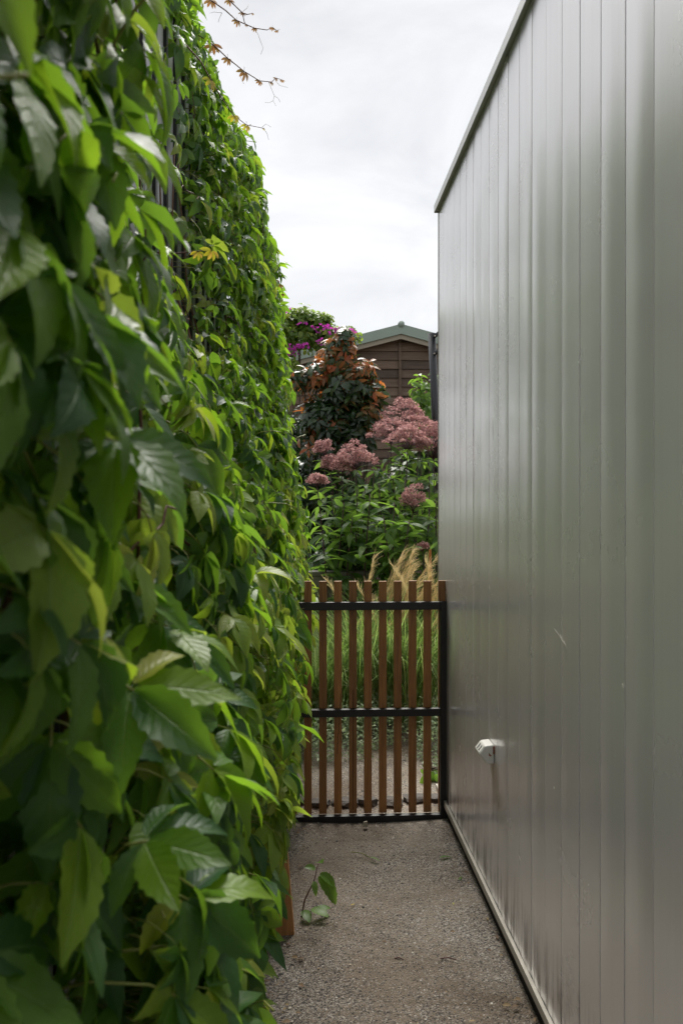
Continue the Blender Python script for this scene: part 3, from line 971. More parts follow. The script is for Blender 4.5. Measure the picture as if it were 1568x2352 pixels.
low = [sph(*a) for a in [(790, 890, 150, 70, 7.95), (760, 1030, 190, 230, 8.1), (790, 960, 150, 150, 8.0), (730, 960, 110, 120, 8.0), (720, 1120, 130, 190, 8.1), (820, 980, 110, 130, 8.0), (770, 1200, 180, 160, 8.1)]]
top = [sph(*a) for a in [(778, 812, 95, 100, 8.0), (742, 858, 130, 80, 8.0), (825, 862, 100, 80, 7.9), (862, 900, 60, 50, 7.9), (695, 866, 60, 44, 8.0), (790, 780, 50, 50, 8.0), (850, 950, 50, 60, 7.85)]]
tw = MB()
for (c, r_) in low + top:
    base = np.array((P0.x + random.uniform(-.05, .05), 8.0, 0.0))
    c = np.array(c)
    mid = base * 0.45 + c * 0.55 + np.array((0, 0, -0.1))
    pts = [base, base * .7 + mid * .3 + (0, 0, .1), mid, c * .8 + mid * .2, c, c + (0, 0, r_[2] * .7)]
    tw.tube(pts, [0.022, 0.018, 0.013, 0.009, 0.006, 0.003], 6)
    for q in range(6):
        d = rng.normal(0, 1, 3); d[2] = abs(d[2]); d /= np.linalg.norm(d)
        tw.tube([c, c + d * np.array(r_) * .5 + (0, 0, .02), c + d * np.array(r_) * .95], [0.005, 0.004, 0.002], 4)
part('trunk', tw, M['bark'], pho, True)


def rosette_leaves(n_ros, cs, spread, lsize, per=(4, 7), droop=0.35):
    """whorls of leaves at twig ends"""
    p, d = blob_points(n_ros, [c for c, _ in cs], [r for _, r in cs], 0.55)
    PP, FF, NN, SS = [], [], [], []
    for i in range(n_ros):
        k_ = random.randint(*per)
        ax = d[i] + np.array([0, -0.15, 0.75]); ax /= np.linalg.norm(ax)
        t1 = np.cross(ax, [0.3, 0.9, 0.2]); t1 /= np.linalg.norm(t1); t2 = np.cross(ax, t1)
        a0 = random.random() * 6.28
        for q in range(k_):
            a = a0 + q * 2.4
            rad = t1 * math.cos(a) + t2 * math.sin(a)
            f = rad + ax * random.uniform(-0.35, 0.7) + np.array([0, 0, -droop])
            PP.append(p[i] + ax * random.uniform(-.04, .03) + rad * 0.01); FF.append(f); NN.append(ax - rad * 0.4 + rng.normal(0, .15, 3)); SS.append(lsize * random.uniform(.7, 1.15))
    PP = np.array(PP)
    return PP, frame(np.array(FF), np.array(NN)), np.array(SS)


tp = leaf_set(0.33, 6, 6, 1, 0.03)
p_, r__, s_ = rosette_leaves(520, low, .1, 0.13)
pt_, rt_, st_ = rosette_leaves(120, top, .1, 0.115)
p_, r__, s_ = np.concatenate([p_, pt_]), np.concatenate([r__, rt_]), np.concatenate([s_, st_])
crown = part('crown', MB().tube([at(775, 1200, 8), at(775, 900, 8)], 0.012, 6), M['bark'], pho, True)
leaves(crown, tp, tp, [M['darkshrub']], rng.integers(0, 6, len(p_)), p_, r__, s_, 150)
p_, r__, s_ = rosette_leaves(170, top, .1, 0.112)
pt_, rt_, st_ = rosette_leaves(60, low[:4], .1, 0.105)
p_, r__, s_ = np.concatenate([p_, pt_]), np.concatenate([r__, rt_]), np.concatenate([s_, st_])
crown2 = part('new_growth', MB().tube([at(778, 900, 8), at(778, 790, 8)], 0.008, 6), M['bark'], pho, True)
leaves(crown2, tp, tp, [M['copper']], rng.integers(0, 6, len(p_)), p_, r__, s_, 150)

# dark evergreen mass behind on the left
def shrub(name, label, cat, spheres, lset, mat, nros, lsize, base, n_single=60, per=(4, 6), droop=.3, bark='bark', group=None):
    t = thing(name, label, cat, base, group)
    m_ = MB()
    for c, r_ in spheres:
        c = np.array(c); b0 = np.array(base, float)
        m_.tube([b0 - (0, 0, .02), b0 * .5 + c * .5 + rng.normal(0, .03, 3), c, c + (0, 0, r_[2] * .8)], [0.018, 0.012, 0.007, 0.003], 6)
        for q in range(4):
            d = rng.normal(0, 1, 3); d /= np.linalg.norm(d)
            m_.tube([c, c + d * np.array(r_) * .5, c + d * np.array(r_) * .9], [0.005, 0.003, 0.002], 4)
    part('trunk', m_, M[bark], t, True)
    p, r, s = rosette_leaves(nros, spheres, .1, lsize, per, droop)
    leaves(t, lset, lset, [M[mat]], rng.integers(0, len(lset), len(p)), p, r, s, n_single)
    return t


shrub('evergreen_shrub', 'dark glossy evergreen shrub between the creeper and the copper-topped shrub', 'shrub',
      [sph(*a) for a in [(700, 1130, 120, 190, 8.7), (690, 1010, 90, 150, 8.8), (700, 1230, 130, 160, 8.6), (760, 1250, 130, 130, 8.5)]], leaf_set(0.42, 5), 'darkshrub', 330, 0.085, (at(700, 1200, 8.7).x, 8.7, 0), 40)
shrub('evergreen_shrub', 'dark leafy shrub filling the bed behind the pink perennials below the shed boards', 'shrub',
      [sph(*a) for a in [(880, 1210, 190, 170, 7.7), (970, 1180, 130, 200, 7.7), (905, 1110, 150, 110, 7.8), (960, 1060, 110, 90, 7.9), (820, 1150, 110, 130, 7.7)]], leaf_set(0.36, 5), 'fillshrub', 330, 0.12, (at(900, 1200, 7.7).x, 7.7, 0), 60)
shrub('low_dark_shrub', 'low dull green leafy shrub behind the concrete wall', 'shrub',
      [sph(*a) for a in [(790, 1270, 120, 80, 6.9), (840, 1290, 90, 70, 6.95), (745, 1290, 70, 60, 6.9)]], leaf_set(0.45, 5), 'strap', 150, 0.075, (at(800, 1290, 6.9).x, 6.9, 0), 60)
shrub('laurel_shrub', 'upright bright green leafy shrub beside the black steel post', 'shrub',
      [sph(*a) for a in [(965, 900, 34, 90, 8.6), (975, 950, 40, 100, 8.6), (1000, 900, 40, 120, 8.7), (985, 1010, 40, 90, 8.6)]], leaf_set(0.5, 5, 6, 1, 0.02), 'brightshrub', 75, 0.10, (at(980, 1100, 8.6).x, 8.6, 0), 100, (3, 5))

# bougainvillea at the back
bsp = [sph(*a) for a in [(685, 765, 120, 105, 9.6), (645, 770, 80, 140, 9.5), (730, 770, 110, 80, 9.6), (785, 772, 80, 34, 9.7), (690, 730, 85, 55, 9.6), (735, 740, 60, 36, 9.6), (660, 860, 80, 90, 9.5)]]
bou = shrub('bougainvillea', 'sprawling bougainvillea with magenta bracts beside the shed roof', 'shrub', bsp, leaf_set(0.6, 4, 4, 1, 0), 'boug_leaf', 900, 0.066, (at(690, 900, 9.6).x, 9.6, 0), 40, (4, 6), .1)
bract = MB()
for a in (0, 2.1, 4.2):
    v, f, uv = leaflet(1, .75, 4, 1, .3, -.5, -.5, 0, .5); bract.add(rotz(v, a), f, uv)
bc = [sph(*a) for a in [(668, 805, 60, 28, 9.2), (690, 795, 60, 24, 9.2), (655, 815, 50, 30, 9.2), (770, 758, 60, 26, 9.3), (745, 752, 60, 24, 9.3), (790, 765, 60, 18, 9.3), (810, 762, 26, 20, 9.4), (720, 755, 60, 36, 9.3), (690, 745, 60, 30, 9.3), (665, 715, 40, 20, 9.4), (735, 790, 60, 26, 9.2), (800, 780, 40, 16, 9.35)]]
w = [7, 6, 7, 7, 4, 5, 3, 2, 2, 1, 3, 2]
bp = []
for (c, r_), q in zip(bc, w):
    pp, _ = blob_points(int(q * 3), [c], [np.array(r_) * (1, .5, 1)], 0.1); bp.append(pp)
bp = np.concatenate(bp)
n = len(bp)
V, F, U, Mi = scatter([bract], np.zeros(n, int), bp - np.array(bou.location), frame(rng.normal(0, 1, (n, 3)), rng.normal(0, .7, (n, 3)) + (0.2, -.7, .8)), 0.022 + 0.012 * rng.random(n))
o = link('bracts', mesh_from('bracts', V, F, U, Mi, [M['bract']], True), bou); o['kind'] = 'stuff'

# tall pink flowered perennials
pl_tpl = leaf_set(0.25, 6, 6, 1, 0.06, .42, (.2, 1.2), (.1, .35))
pl_mesh = [t.mesh('leaf', [M['perennial']], True) for t in pl_tpl]


def flower_head(c, w, h, mb, mst):
    """a domed head of small clusters of fuzzy florets on a branching stalk"""
    nsub = int(10 + w * 130)
    for s in range(nsub):
        a = random.random() * 6.28; rr = math.sqrt(random.random())
        x, y = math.cos(a) * rr * w / 2, math.sin(a) * rr * w / 2 * .8
        z = h * (1 - rr ** 2 * 0.95) * random.uniform(.75, 1.05)
        cc = np.array((c[0] + x, c[1] + y, c[2] + z))
        mst.tube([(c[0] + x * .02, c[1] + y * .02, c[2] - h * .25), (c[0] + x * .5, c[1] + y * .5, c[2] + z * .35 - .01), tuple(cc)], [0.0016, 0.0012, 0.001], 4)
        k_ = 34
        d = rng.normal(0, 1, (k_, 3)); d /= np.linalg.norm(d, axis=1)[:, None]; d[:, 2] = np.abs(d[:, 2]) * .8
        pp = cc + d * 0.042 * rng.random((k_, 1)) ** .4
        for p in pp:
            s_ = random.uniform(.0032, .0060)
            ax = rng.normal(0, 1, (3, 3)) * s_
            mb.add([p - ax[0], p + ax[1] * 1.0, p + ax[0], p - ax[1], p + ax[2]], [(0, 1, 2, 3), (0, 4, 2, 1)])


def perennial(x, y, d, w, h, base_dx, label, group, curve=0.05, nwhorl=6, lsz=0.15, start=0.45):
    tipp = at(x, y, d)
    s = d / 1829
    w_, h_ = w * s, h * s * 0.85
    head = np.array((tipp.x, d, tipp.z - h_ * 0.5))
    b0 = np.array((tipp.x + base_dx, d + 0.05, 0.0))
    t = thing('flowering_perennial', label, 'plant', tuple(b0), group)
    pts = []
    for q in np.linspace(0, 1, 9):
        p = b0 * (1 - q) + head * q
        p = p + np.array((math.sin(q * 3.14) * curve, 0, 0)); pts.append(p)
    mst = MB(); mst.tube(pts, np.linspace(0.009, 0.004, 9), 6)
    mb = MB()
    if w > 12: flower_head(head, w_, h_, mb, mst)
    part('stem', mst, M['darkstem'], t, True)
    if w > 12:
        o = part('flower_head', mb, M['floret'], t, False); o['kind'] = 'stuff'
    pts = np.array(pts)
    for k_ in range(nwhorl):
        q = min(.98, start + (0.97 - start) * k_ / max(1, nwhorl - 1) + random.uniform(-.02, .02))
        fi = q * 8; i0 = min(7, int(fi)); p = pts[i0] * (1 - fi + i0) + pts[i0 + 1] * (fi - i0)
        a0 = random.random() * 6.28
        for j in range(random.randint(4, 5)):
            a = a0 + j * 6.28 / 4.6
            fw = np.array([[math.cos(a), math.sin(a), random.uniform(-.45, .50)]]); nr = np.array([[0, 0, 1.0]]) + rng.normal(0, .38, (1, 3)) - fw * 0.1
            sz = lsz * random.uniform(.75, 1.15) * (1.0 - 0.35 * max(0, q - .8) / .2)
            m4 = np.eye(4); m4[:3, :3] = frame(fw, nr)[0] * sz; m4[:3, 3] = p - b0
            o = bpy.data.objects.new('leaf', random.choice(pl_mesh)); COL.objects.link(o); o.parent = t; o.matrix_local = Matrix(m4.tolist())


G = 'tall pink-flowered perennials behind the gate'
heads = [
    (925, 945, 7.5, 110, 65, -.05, 'tallest perennial with a big dusty-pink domed flower head in front of the shed'),
    (897, 985, 7.2, 105, 55, .02, 'perennial with a wide dusty-pink head below and left of the tallest head'),
    (962, 985, 7.2, 125, 66, -.02, 'perennial with a broad pink head spreading right of the tallest head'),
    (995, 1005, 7.0, 90, 80, .03, 'perennial with a ragged pink head against the grey panel corner'),
    (935, 1003, 6.9, 110, 50, -.1, 'perennial with a flattened pink head under the broad cluster'),
    (816, 1042, 6.8, 92, 60, .1, 'perennial with a large round dusty-pink head over dark shrub foliage'),
    (785, 1070, 6.85, 60, 36, .12, 'perennial with a small pink head tucked below the large round head'),
    (744, 1026, 7.0, 44, 34, .18, 'perennial with a small mauve head high against the dark shrub'),
    (757, 1062, 6.9, 36, 34, .2, 'perennial with a loose mauve head against the dark shrub, lower of two'),
    (728, 1103, 6.5, 46, 24, .12, 'slim perennial with a flat pink head standing apart beside the creeper'),
    (950, 1140, 6.4, 62, 62, -.18, 'leaning perennial whose pink head hangs low amid green leaves'),
    (970, 1258, 6.2, 16, 14, 0.0, 'short perennial with a tiny purple bud cluster low by the panels'),
]
for i, (x, y, d, w, h, dx, lab) in enumerate(heads):
    perennial(x, y, d, w, h, dx, lab, G, random.uniform(-.04, .06), 9 if i < 11 else 4, 0.20 if i < 11 else .11, 0.40)
for (x, y, d) in [(870, 1105, 6.6), (900, 1080, 6.7), (850, 1130, 6.4), (930, 1100, 6.6), (985, 1090, 6.7), (905, 1150, 6.3), (960, 1040, 6.9), (820, 1120, 6.7), (880, 1180, 6.2), (940, 1190, 6.2), (985, 1170, 6.5), (790, 1150, 6.6), (860, 1060, 7.1), (890, 1040, 7.2), (920, 1050, 7.2), (980, 1040, 7.2), (1000, 1080, 6.9), (840, 1090, 7.0), (870, 1160, 6.6), (920, 1140, 6.5), (960, 1130, 6.6), (760, 1130, 6.8), (810, 1180, 6.5), (1000, 1140, 6.4)]:
    perennial(x, y, d, 10, 10, random.uniform(-.1, .1), 'leafy green perennial stem with whorled lance-shaped leaves and no flower', 'leafy perennial stems without open flowers', random.uniform(-.06, .06), 9, 0.22, 0.34)

# strap-leaved clump at the panel corner
def blades(n, cx, cy, rad, hmin, hmax, w, lean, seg=6, dirbias=(0, 0), zbase=0.0):
    V, F, U, off = [], [], [], 0
    for i in range(n):
        a = random.random() * 6.28; r = rad * math.sqrt(random.random())
        x, y = cx + r * math.cos(a), cy + r * math.sin(a) * .7
        h = random.uniform(hmin, hmax)
        da = random.random() * 6.28
        dx, dy = math.cos(da) * lean * random.random() + dirbias[0], math.sin(da) * lean * random.random() + dirbias[1]
        t = np.linspace(0, 1, seg + 1)
        bend = random.uniform(1.6, 3.0); flop = random.uniform(0, .55) * lean
        px = x + dx * h * t ** bend; py = y + dy * h * t ** bend
        pz = zbase + h * (t - flop * t ** 3.5)
        wd = w * random.uniform(.6, 1.2) * (1 - t ** 2 * .93) * .5
        n_ = np.array([-math.sin(da + random.uniform(-.8, .8)), math.cos(da), 0])
        Lp = np.stack([px, py, pz], -1)
        v = np.empty((2 * (seg + 1), 3)); v[0::2] = Lp - n_ * wd[:, None]; v[1::2] = Lp + n_ * wd[:, None]
        uv = np.empty((2 * (seg + 1), 2)); uv[0::2, 0] = 0; uv[1::2, 0] = 1; uv[0::2, 1] = t; uv[1::2, 1] = t
        k_ = np.arange(seg) * 2
        V.append(v); U.append(uv); F.append(np.stack([k_, k_ + 1, k_ + 3, k_ + 2], -1) + off); off += len(v)
    return np.concatenate(V), np.concatenate(F), np.concatenate(U)


st = thing('strap_leaf_clump', 'dark upright strap-leaved clump beside the corner of the grey panels', 'plant', (1.0, 6.3, 0))
V, F, U = blades(110, 1.0, 6.3, .2, .8, 1.5, .03, .25)
o = link('foliage', mesh_from('foliage', V - np.array((1.0, 6.3, 0)), F, U, np.zeros(len(F)), [M['strap']], True), st); o['kind'] = 'stuff'

# feathery ornamental grasses
GG = 'feathery ornamental grasses behind the gate'
for gi, (cx_, cy_, rad, nb, hm, lab) in enumerate([
        (0.52, 5.9, .28, 2400, 1.0, 'tall feathery ornamental grass with straw-coloured plumes in the middle of the bed'),
        (0.86, 5.75, .26, 2200, 0.98, 'feathery ornamental grass with straw plumes leaning towards the grey panels'),
        (0.22, 5.75, .24, 1800, 0.78, 'lower arching green grass clump next to the creeper and concrete wall')]):
    t = thing('ornamental_grass', lab, 'grass clump', (cx_, cy_, 0), GG)
    V, F, U = blades(nb, cx_, cy_, rad, hm * .45, hm * 1.12, .008, .95)
    o = link('blades', mesh_from('blades', V - np.array((cx_, cy_, 0)), F, U, np.zeros(len(F)), [M['blade']], True), t); o['kind'] = 'stuff'
    npl = [26, 26, 3][gi]
    for q in range(npl):
        a = random.random() * 6.28; r = rad * math.sqrt(random.random())
        x0, y0 = cx_ + r * math.cos(a), cy_ + r * math.sin(a) * .6
        H = random.uniform(.95, 1.33) * (1.0 if gi < 2 else .75)
        lx, ly = random.uniform(.08, .5) * (1 if random.random() > .12 else -.6), random.uniform(-.15, .1)
        tt = np.linspace(0, 1, 9)
        P = np.stack([x0 + lx * tt ** 2.2, y0 + ly * tt ** 2, H * (tt - .06 * tt ** 4)], -1)
        mst = MB(); mst.tube(P, np.linspace(0.0022, 0.001, 9), 4)
        so = part('plume', mst, M['plume'], t, True)
        # hairs of the plume: fine ascending strands
        Vh, Fh, Uh, off = [], [], [], 0
        for s in range(105):
            u = random.uniform(.68, .99); fi = u * 8; i0 = min(7, int(fi)); p = P[i0] * (1 - fi + i0) + P[i0 + 1] * (fi - i0)
            tan = P[i0 + 1] - P[i0]; tan /= np.linalg.norm(tan)
            d = tan + rng.normal(0, .2, 3) + np.array((.10, 0, 0)); d /= np.linalg.norm(d)
            L = random.uniform(.05, .11)
            sd = np.cross(d, rng.normal(0, 1, 3)); sd /= np.linalg.norm(sd); sd *= random.uniform(.0007, .0013)
            q1 = p + d * L * .55 + (0, 0, -.001); q2 = p + d * L + np.array((.012, 0, -.010))
            Vh.append(np.array([p - sd * .6, p + sd * .6, q1 + sd, q1 - sd, q2 + sd * .4, q2 - sd * .4])); Fh.append(np.array([(0, 1, 2, 3), (3, 2, 4, 5)]) + off); off += 6
        Vh = np.concatenate(Vh)
        h_ = link('hairs', mesh_from('hairs', Vh - np.array((cx_, cy_, 0)), np.concatenate(Fh), np.zeros((len(Vh), 2)), np.zeros(off // 3), [M['plume']], True), so)
        h_.location = -so.location - Vector((cx_, cy_, 0)) + Vector((cx_, cy_, 0))
        h_['kind'] = 'stuff'

# silver ground cover along the path edge
def ground_cover(name, label, spheres, n, lset, mat, lsize, base):
    p, d = blob_points(n, [c for c, _ in spheres], [r for _, r in spheres], .6)
    ok = p[:, 2] > 0.005
    p, d = p[ok], d[ok]
    fw = d + rng.normal(0, .5, p.shape) + (0, 0, .3); nr = rng.normal(0, .5, p.shape) + (0, -.2, 1)
    V, F, U, Mi = scatter(lset, rng.integers(0, len(lset), len(p)), p - np.array(base), frame(fw, nr), lsize * (.6 + .7 * rng.random(len(p))))
    o = link(name, mesh_from(name, V, F, U, Mi, [M[mat]], True))
    o.location = base
    tag(o, label, 'ground cover', kind='stuff')


gset = leaf_set(0.4, 3, 3, 1, 0)
ground_cover('ground_cover', 'silvery green creeping ground cover spilling over the left path edge',
             [((x, y, .02), (r, r * .8, h)) for x, y, r, h in [(-.05, 4.95, .3, .28), (.18, 5.02, .28, .28), (.40, 5.25, .26, .30), (.56, 5.55, .22, .28), (0.05, 5.6, .35, .32), (.35, 5.8, .3, .32), (-.3, 5.3, .3, .3)]],
             9000, gset, 'silver', .030, (0.1, 5.4, 0))
ground_cover('ground_cover', 'low green ground cover on the right path edge beside the grey panels',
             [((x, y, .0), (r, r, h)) for x, y, r, h in [(.80, 4.95, .14, .26), (.86, 5.2, .16, .32), (.90, 4.7, .14, .16), (.95, 5.5, .15, .30)]],
             2600, gset, 'silver', .032, (0.85, 5.0, 0))
# broad leaves at the right kerb
bl = shrub('seedling_clump', 'few broad green leaves by the path edge next to the gate post', 'plant', [((.72, 4.55, .06), (.08, .08, .05))], leaf_set(.7, 4), 'brightshrub', 6, .07, (.72, 4.55, 0), 30, (2, 3))

# dark edging stones behind the gate
for i in range(9):
    x = -0.30 + i * 0.125 + random.uniform(-.01, .01)
    me = bpy.data.meshes.new('edging_stone')
    import bmesh
    bm = bmesh.new(); bmesh.ops.create_icosphere(bm, subdivisions=2, radius=1)
    for v in bm.verts:
        q = v.co
        f = 1 + 0.18 * math.sin(q.x * 5 + i) * math.sin(q.y * 4 + i * 2) + random.uniform(-.2, .2)
        v.co = Vector((max(-.9, min(.9, q.x)) * (.055 + .03 * ((i * 7) % 5) / 5) * f, q.y * .05 * f, max(-.7, min(.7, q.z)) * (.022 + .014 * ((i * 3) % 4) / 4) * f))
    bm.to_mesh(me); bm.free(); me.materials.append(M['stone'])
    o = link('edging_stone', me); o.location = (x, 4.20 + random.uniform(-.03, .03), 0.012); o.rotation_euler.z = random.uniform(-.25, .25)
    tag(o, 'dark rough edging stone in the row across the path just behind the gate', 'stone', 'edging stones behind the gate')

# low concrete wall behind the grasses
cw = thing('concrete_wall', 'low weathered grey concrete wall behind the grasses near the creeper', 'wall', (-.05, 6.65, 0))
for i in range(3):
    x0 = -.62 + i * .40
    bevel(part('block', MB().box(x0, x0 + .394, 6.6, 6.75, -.02, 1.0), M['concrete'], cw), .006)
bevel(part('capping', MB().box(-.64, .60, 6.585, 6.765, 1.002, 1.035), M['concrete'], cw), .005)

# orange stake
a, b_ = at(987, 1262, 5.95), at(989, 1330, 5.95)
sk = thing('garden_stake', 'thin orange-brown stake standing among leaves by the grey panels', 'stake', (a.x, 5.95, 0))
part('shaft', MB().tube([(b_.x + .004, 5.95, -.02), (b_.x + .002, 5.95, b_.z), (a.x, 5.95, (a.z + b_.z) / 2), (a.x, 5.95, a.z)], [.006, .006, .011, .010], 6), M['stake'], sk, False)
part('leaf_blade', MB().add(*[(lambda v, f, uv: (v * .13 + np.array((a.x, 5.945, a.z)), f, uv))(*((lambda r: (r[0] @ np.array([[1, 0, 0], [.55, 0, .55], [0, -1, .2]]), r[1], r[2]))(leaflet(1, .28, 5, 1, .2, .3, 0, 0))))][0]), M['perennial'], sk, True)

# black steel post with struts
dd = 7.75
bp_ = thing('steel_frame_post', 'leaning black steel tube post with two struts behind the panel corner', 'post', (at(1000, 1100, dd).x, dd, 0))
pA, pB = at(991, 766, dd), at(1000, 975, dd)
pG = pB + (pB - pA) * ((pB.z) / (pA.z - pB.z))
part('tube', MB().tube([pG, pB, pA], .037, 14), M['black_gloss'], bp_, True)
for (x0, y0, x1, y1) in ((997, 773, 1040, 738), (996, 813, 1045, 783)):
    s0, s1 = at(x0, y0, dd - .03), at(x1, y1, dd + .12)
    so = part('strut', MB().tube([s0, s1], .018, 10), M['black_gloss'], bp_, True)
    part('bolt', MB().tube([s0 + Vector((0, -.015, 0)), s0 + Vector((0, -.028, 0))], .008, 8), M['bolt'], so, True)

# ------------------------------------------------------------------ shed
D = 11.2
pk = at(918, 752, D)
S_ = D / 1829
half = 1.62
sl = 0.262
sh = thing('timber_shed', 'brown weatherboard shed with a green gabled roof behind the shrubs', 'shed', (pk.x, D + 1.5, 0))
zr = pk.z
roof_t = .13


def gable_z(x): return zr - .03 - sl * abs(x - pk.x)


part('body', MB().box(pk.x - half + .12, pk.x + half - .12, D + .05, D + 3.0, 0, zr - half * sl - .12), M['dark_wall'], sh)
b = MB(); b.add([(pk.x - half + .1, D + .05, zr - half * sl - .2), (pk.x + half - .1, D + .05, zr - half * sl - .2), (pk.x + .02, D + .05, zr - .16), (pk.x - .02, D + .05, zr - .16)], [(0, 1, 2, 3)])
part('gable_backing', b, M['dark_wall'], sh)
exp = 22.3 * K * S_
z = 0.15
nb_ = 0
while z < zr - .14:
    z2 = z + exp + .018
    for side in (-1, 1):
        xin = pk.x + side * .012
        def lim(zz): return max(0.03, min(half - .10, (zr - .10 - zz) / sl))
        if lim(z2) <= .04 and lim(z) < .1: continue
        w0, w1 = lim(z), lim(z2)
        v = [(xin, D + .0, z), (xin + side * w0, D + .0, z), (xin + side * w1, D + .026, z2), (xin, D + .026, z2),
             (xin, D + .022, z), (xin + side * w0, D + .022, z), (xin + side * w1, D + .044, z2), (xin, D + .044, z2)]
        sag = random.uniform(-.008, .008)
        v = [(a_[0], a_[1] + random.uniform(-.002, .002), a_[2] + sag * abs(a_[0] - pk.x) * .5) for a_ in v]
        f = [(0, 1, 2, 3), (7, 6, 5, 4), (0, 4, 5, 1), (3, 2, 6, 7), (1, 5, 6, 2), (0, 3, 7, 4)]
        if side < 0: f = [q[::-1] for q in f]
        part('board', MB().add(v, f), M['shed_wood'], sh)
    z += exp
part('cover_strip', MB().box(pk.x - .017, pk.x + .017, D - .022, D - .003, .1, zr - .12), M['shed_wood'], sh)
for side in (-1, 1):
    part('corner_board', MB().box(pk.x + side * (half - .07) - .04, pk.x + side * (half - .07) + .04, D - .02, D + .05, .05, zr - half * sl - .10), M['shed_wood'], sh)
for side in (-1, 1):
    xe = pk.x + side * (half + .12)
    ze = zr - sl * (half + .12)

    def slab(y0, y1, za, zb, x_in=0.0):
        v = []
        for yy in (y0, y1):
            v += [(pk.x + side * x_in, yy, zr + zb), (xe, yy, ze + zb), (xe, yy, ze + za), (pk.x + side * x_in, yy, zr + za)]
        f = [(0, 1, 2, 3), (7, 6, 5, 4), (0, 4, 5, 1), (3, 2, 6, 7), (1, 5, 6, 2), (0, 3, 7, 4)]
        return MB().add(v, f if side > 0 else [q[::-1] for q in f])
    rf = part('roof_sheet', slab(D - .14, D + 3.1, -.035, 0.0), M['roof_green'], sh)
    part('barge_flashing', slab(D - .165, D - .142, -.125, 0.012), M['roof_green'], sh)
    part('barge_board', slab(D - .138, D - .112, -.190, -.037), M['pale_timber'], sh)
    part('soffit', slab(D - .110, D + .045, -.125, -.10), M['pale_timber'], sh)
part('ridge_cap', MB().tube([(pk.x, D - .18, zr + .008), (pk.x, D + 3.1, zr + .008)], .045, 8), M['roof_green'], sh, True)

# ------------------------------------------------------------------ small things on the path
wd = thing('path_weed', 'small green weed with drooping toothed leaves beside the timber post', 'plant', (-.005, 3.02, 0))
wt = leaf_set(.46, 4, 12, 2, .14, .42, (.5, .9), (.05, .2))
wm = [t.mesh('leaf', [M['brightshrub']], True) for t in wt]
part('stem', MB().tube([(-.02, 3.03, -.01), (-.005, 3.02, .07), (.03, 3.0, .15), (.045, 2.99, .22)], [.003, .0028, .0022, .0015], 6), M['redstem'], wd, True)
part('stem', MB().tube([(-.02, 3.03, .01), (.03, 3.02, .03), (.06, 3.0, .04)], [.002, .0018, .0015], 6), M['redstem'], wd, True)
for (p, fw, nr, sz) in [((.045, 2.99, .17), (.8, -.15, -.75), (.5, -.7, .6), .15), ((.05, 2.99, .18), (1.0, .2, -.55), (.3, -.6, .8), .11), ((.045, 2.99, .225), (.1, -.5, .35), (0, -.6, .8), .075), ((.035, 2.995, .2), (-.5, -.3, .3), (0, -.5, .8), .06), ((.03, 3.0, .15), (.1, -.7, -.4), (0, -.5, .8), .06),
                        ((.02, 3.01, .04), (.7, -.5, .1), (.2, -.3, 1), .10), ((-.01, 3.02, .03), (.3, -.8, .0), (0, -.2, 1), .085), ((.04, 3.01, .035), (.8, .3, .15), (0, -.3, 1), .07)]:
    m4 = np.eye(4); m4[:3, :3] = frame(np.array([fw]), np.array([nr]))[0] * sz * 0.85; m4[:3, 3] = np.array(p) - np.array((-.005, 3.02, 0))
    o = bpy.data.objects.new('leaf', random.choice(wm)); COL.objects.link(o); o.parent = wd; o.matrix_local = Matrix(m4.tolist())


def ground_pt(x, y):
    r = at(x, y, 1.0) - Vector((0, 0, CAM_H)); t = -CAM_H / r.z
    return Vector((0, 0, CAM_H)) + r * t


flat = [MB().add(*leaflet(1, .3, 6, 1, .3, .4, -.1, .03)) for _ in range(1)]
for (x, y, sz, ang, mt, lab) in [(848, 1975, .055, 2.2, 'perennial', 'narrow green leaf fallen on the middle of the path'),
                                 (1008, 1976, .06, 1.4, 'perennial', 'narrow green leaf fallen near the base trim of the panels'),
                                 (1053, 2027, .035, .6, 'brightshrub', 'tiny green leaf scrap lying beside the black gap under the panels'),
                                 (805, 2086, .022, 1.0, 'yellow_leaf', 'small yellow leaf scrap lying near the weed'),
                                 (1040, 2084, .018, .3, 'yellow_leaf', 'small orange leaf scrap lying on gravel near the panels'),
                                 (925, 2532, .022, .5, 'brightshrub', 'tiny green leaf scrap on the path at the near end')]:
    p = ground_pt(x, y)
    V, F, U, Mi = scatter(flat, np.zeros(1, int), np.zeros((1, 3)), frame(np.array([[math.sin(ang), math.cos(ang), .05]]), np.array([[0.2, 0, 1.0]])), np.array([sz]))
    o = link('fallen_leaf', mesh_from('fallen_leaf', V, F, U, Mi, [M[mt]], True)); o.location = (p.x, p.y, .011); tag(o, lab, 'leaf', 'leaf scraps on the gravel')
p0, p1, p2 = ground_pt(805, 1962), ground_pt(830, 1965), ground_pt(850, 1975)
o = link('twig', MB().tube([(p - p0) + Vector((0, 0, .002)) for p in (p0, p1, p2)], .0018, 5).mesh('twig', [M['petiole']], True)); o.location = (p0.x, p0.y, .009)
tag(o, 'thin pale green stalk lying on the gravel in front of the gate', 'twig')
for (xa, ya, xb, yb, lab) in [(905, 2208, 927, 2211, 'short brown twig lying beside the yellow leaf scrap'), (1102, 2437, 1140, 2441, 'brown twig lying close to the black gap under the panels'), (1010, 2208, 1050, 2212, 'long dark twig lying across the gravel by the panels')]:
    xa, xb = xa / 1.0, xb / 1.0
    p0, p1 = ground_pt(xa, ya), ground_pt(xb, yb)
    o = link('twig', MB().tube([Vector((0, 0, 0)), (p1 - p0) * .5 + Vector((0, .006, .003)), p1 - p0], [.002, .0024, .0012], 5).mesh('twig', [M['redstem']], True)); o.location = (p0.x, p0.y, .010)
    tag(o, lab, 'twig')
p = ground_pt(838, 1900)
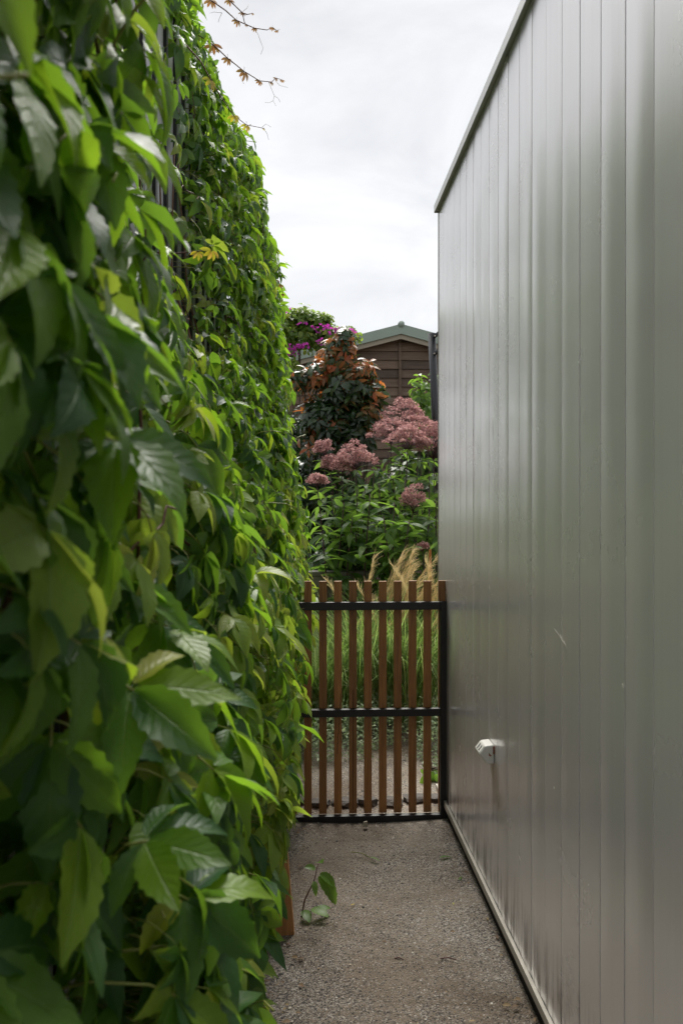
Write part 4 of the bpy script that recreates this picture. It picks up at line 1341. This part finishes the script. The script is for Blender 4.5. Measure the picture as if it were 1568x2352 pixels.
o = link('wood_chip', MB().add([(-.012, -.008, 0), (.012, -.012, 0), (.014, .01, 0), (-.010, .012, 0), (-.008, -.004, .022), (.010, -.006, .026), (.012, .008, .024), (-.007, .010, .02)], [(3, 2, 1, 0), (4, 5, 6, 7), (0, 1, 5, 4), (1, 2, 6, 5), (2, 3, 7, 6), (3, 0, 4, 7)]).mesh('wood_chip', [M['pale_timber']]))
o.location = (p.x, p.y, .004); tag(o, 'pale wood chip lying just in front of the gate rail', 'wood chip')

# pale scratches on the cladding
def wall_pt(x, y):
    r = at(x, y, 1.0) - Vector((0, 0, CAM_H)); t = (WX - 0.0016) / r.x
    return Vector((0, 0, CAM_H)) + r * t


for pts in ([(1272, 1445), (1285, 1462), (1297, 1482), (1301, 1500)], [(1299, 1500), (1299, 1515)], [(1440, 1460), (1441, 1490)], [(1090, 1465), (1096, 1480)], [(1100, 1590), (1101, 1640)], [(1101, 1648), (1102, 1660)],
            [(1428, 1570), (1434, 1600)], [(1165, 1430), (1166, 1450)], [(1340, 940), (1340, 975)], [(1068, 870), (1069, 960)], [(1130, 960), (1131, 1010)]):
    P = [wall_pt(*p) for p in pts]
    part('scratch', MB().tube(P, [.0002] + [.0005] * (len(P) - 2) + [.0002] if len(P) > 2 else [.0004, .0002], 4), M['panel_trim'], bld, True)

# fine leaf litter along the foot of the creeper and the cladding
n = 620
ly = 1.5 + 2.4 * rng.random(n)
lx = np.where(rng.random(n) < .62, -.16 + .17 * rng.random(n) ** 1.6, np.where(rng.random(n) < .5, .69 - .06 * rng.random(n) ** 2, -.1 + .78 * rng.random(n)))
lit = [MB().add(*leaflet(1, .5, 3, 1, .3, .6, -.3, 0)), MB().add(*leaflet(1, .16, 3, 1, .2, .4, -.2, 0))]
ang = rng.random(n) * 6.28
V, F, U, Mi = scatter(lit, rng.integers(0, 2, n), np.stack([lx, ly, np.full(n, .009)], -1), frame(np.stack([np.cos(ang), np.sin(ang), .1 * rng.random(n)], -1), np.stack([rng.normal(0, .3, n), rng.normal(0, .3, n), np.ones(n)], -1)), .007 + .020 * rng.random(n) ** 2.5)
M['litter'] = leaf_mat('dry_litter', [(0.0, (0.10, 0.055, 0.03)), (0.5, (0.20, 0.12, 0.06)), (1.0, (0.30, 0.22, 0.10))], (0.2, 0.12, 0.05), 0.15, 0.7, veins=False)
tag(link('leaf_litter', mesh_from('leaf_litter', V, F, U, Mi, [M['litter']], True)), 'fine brown leaf litter along the edges of the path', 'litter', kind='stuff')
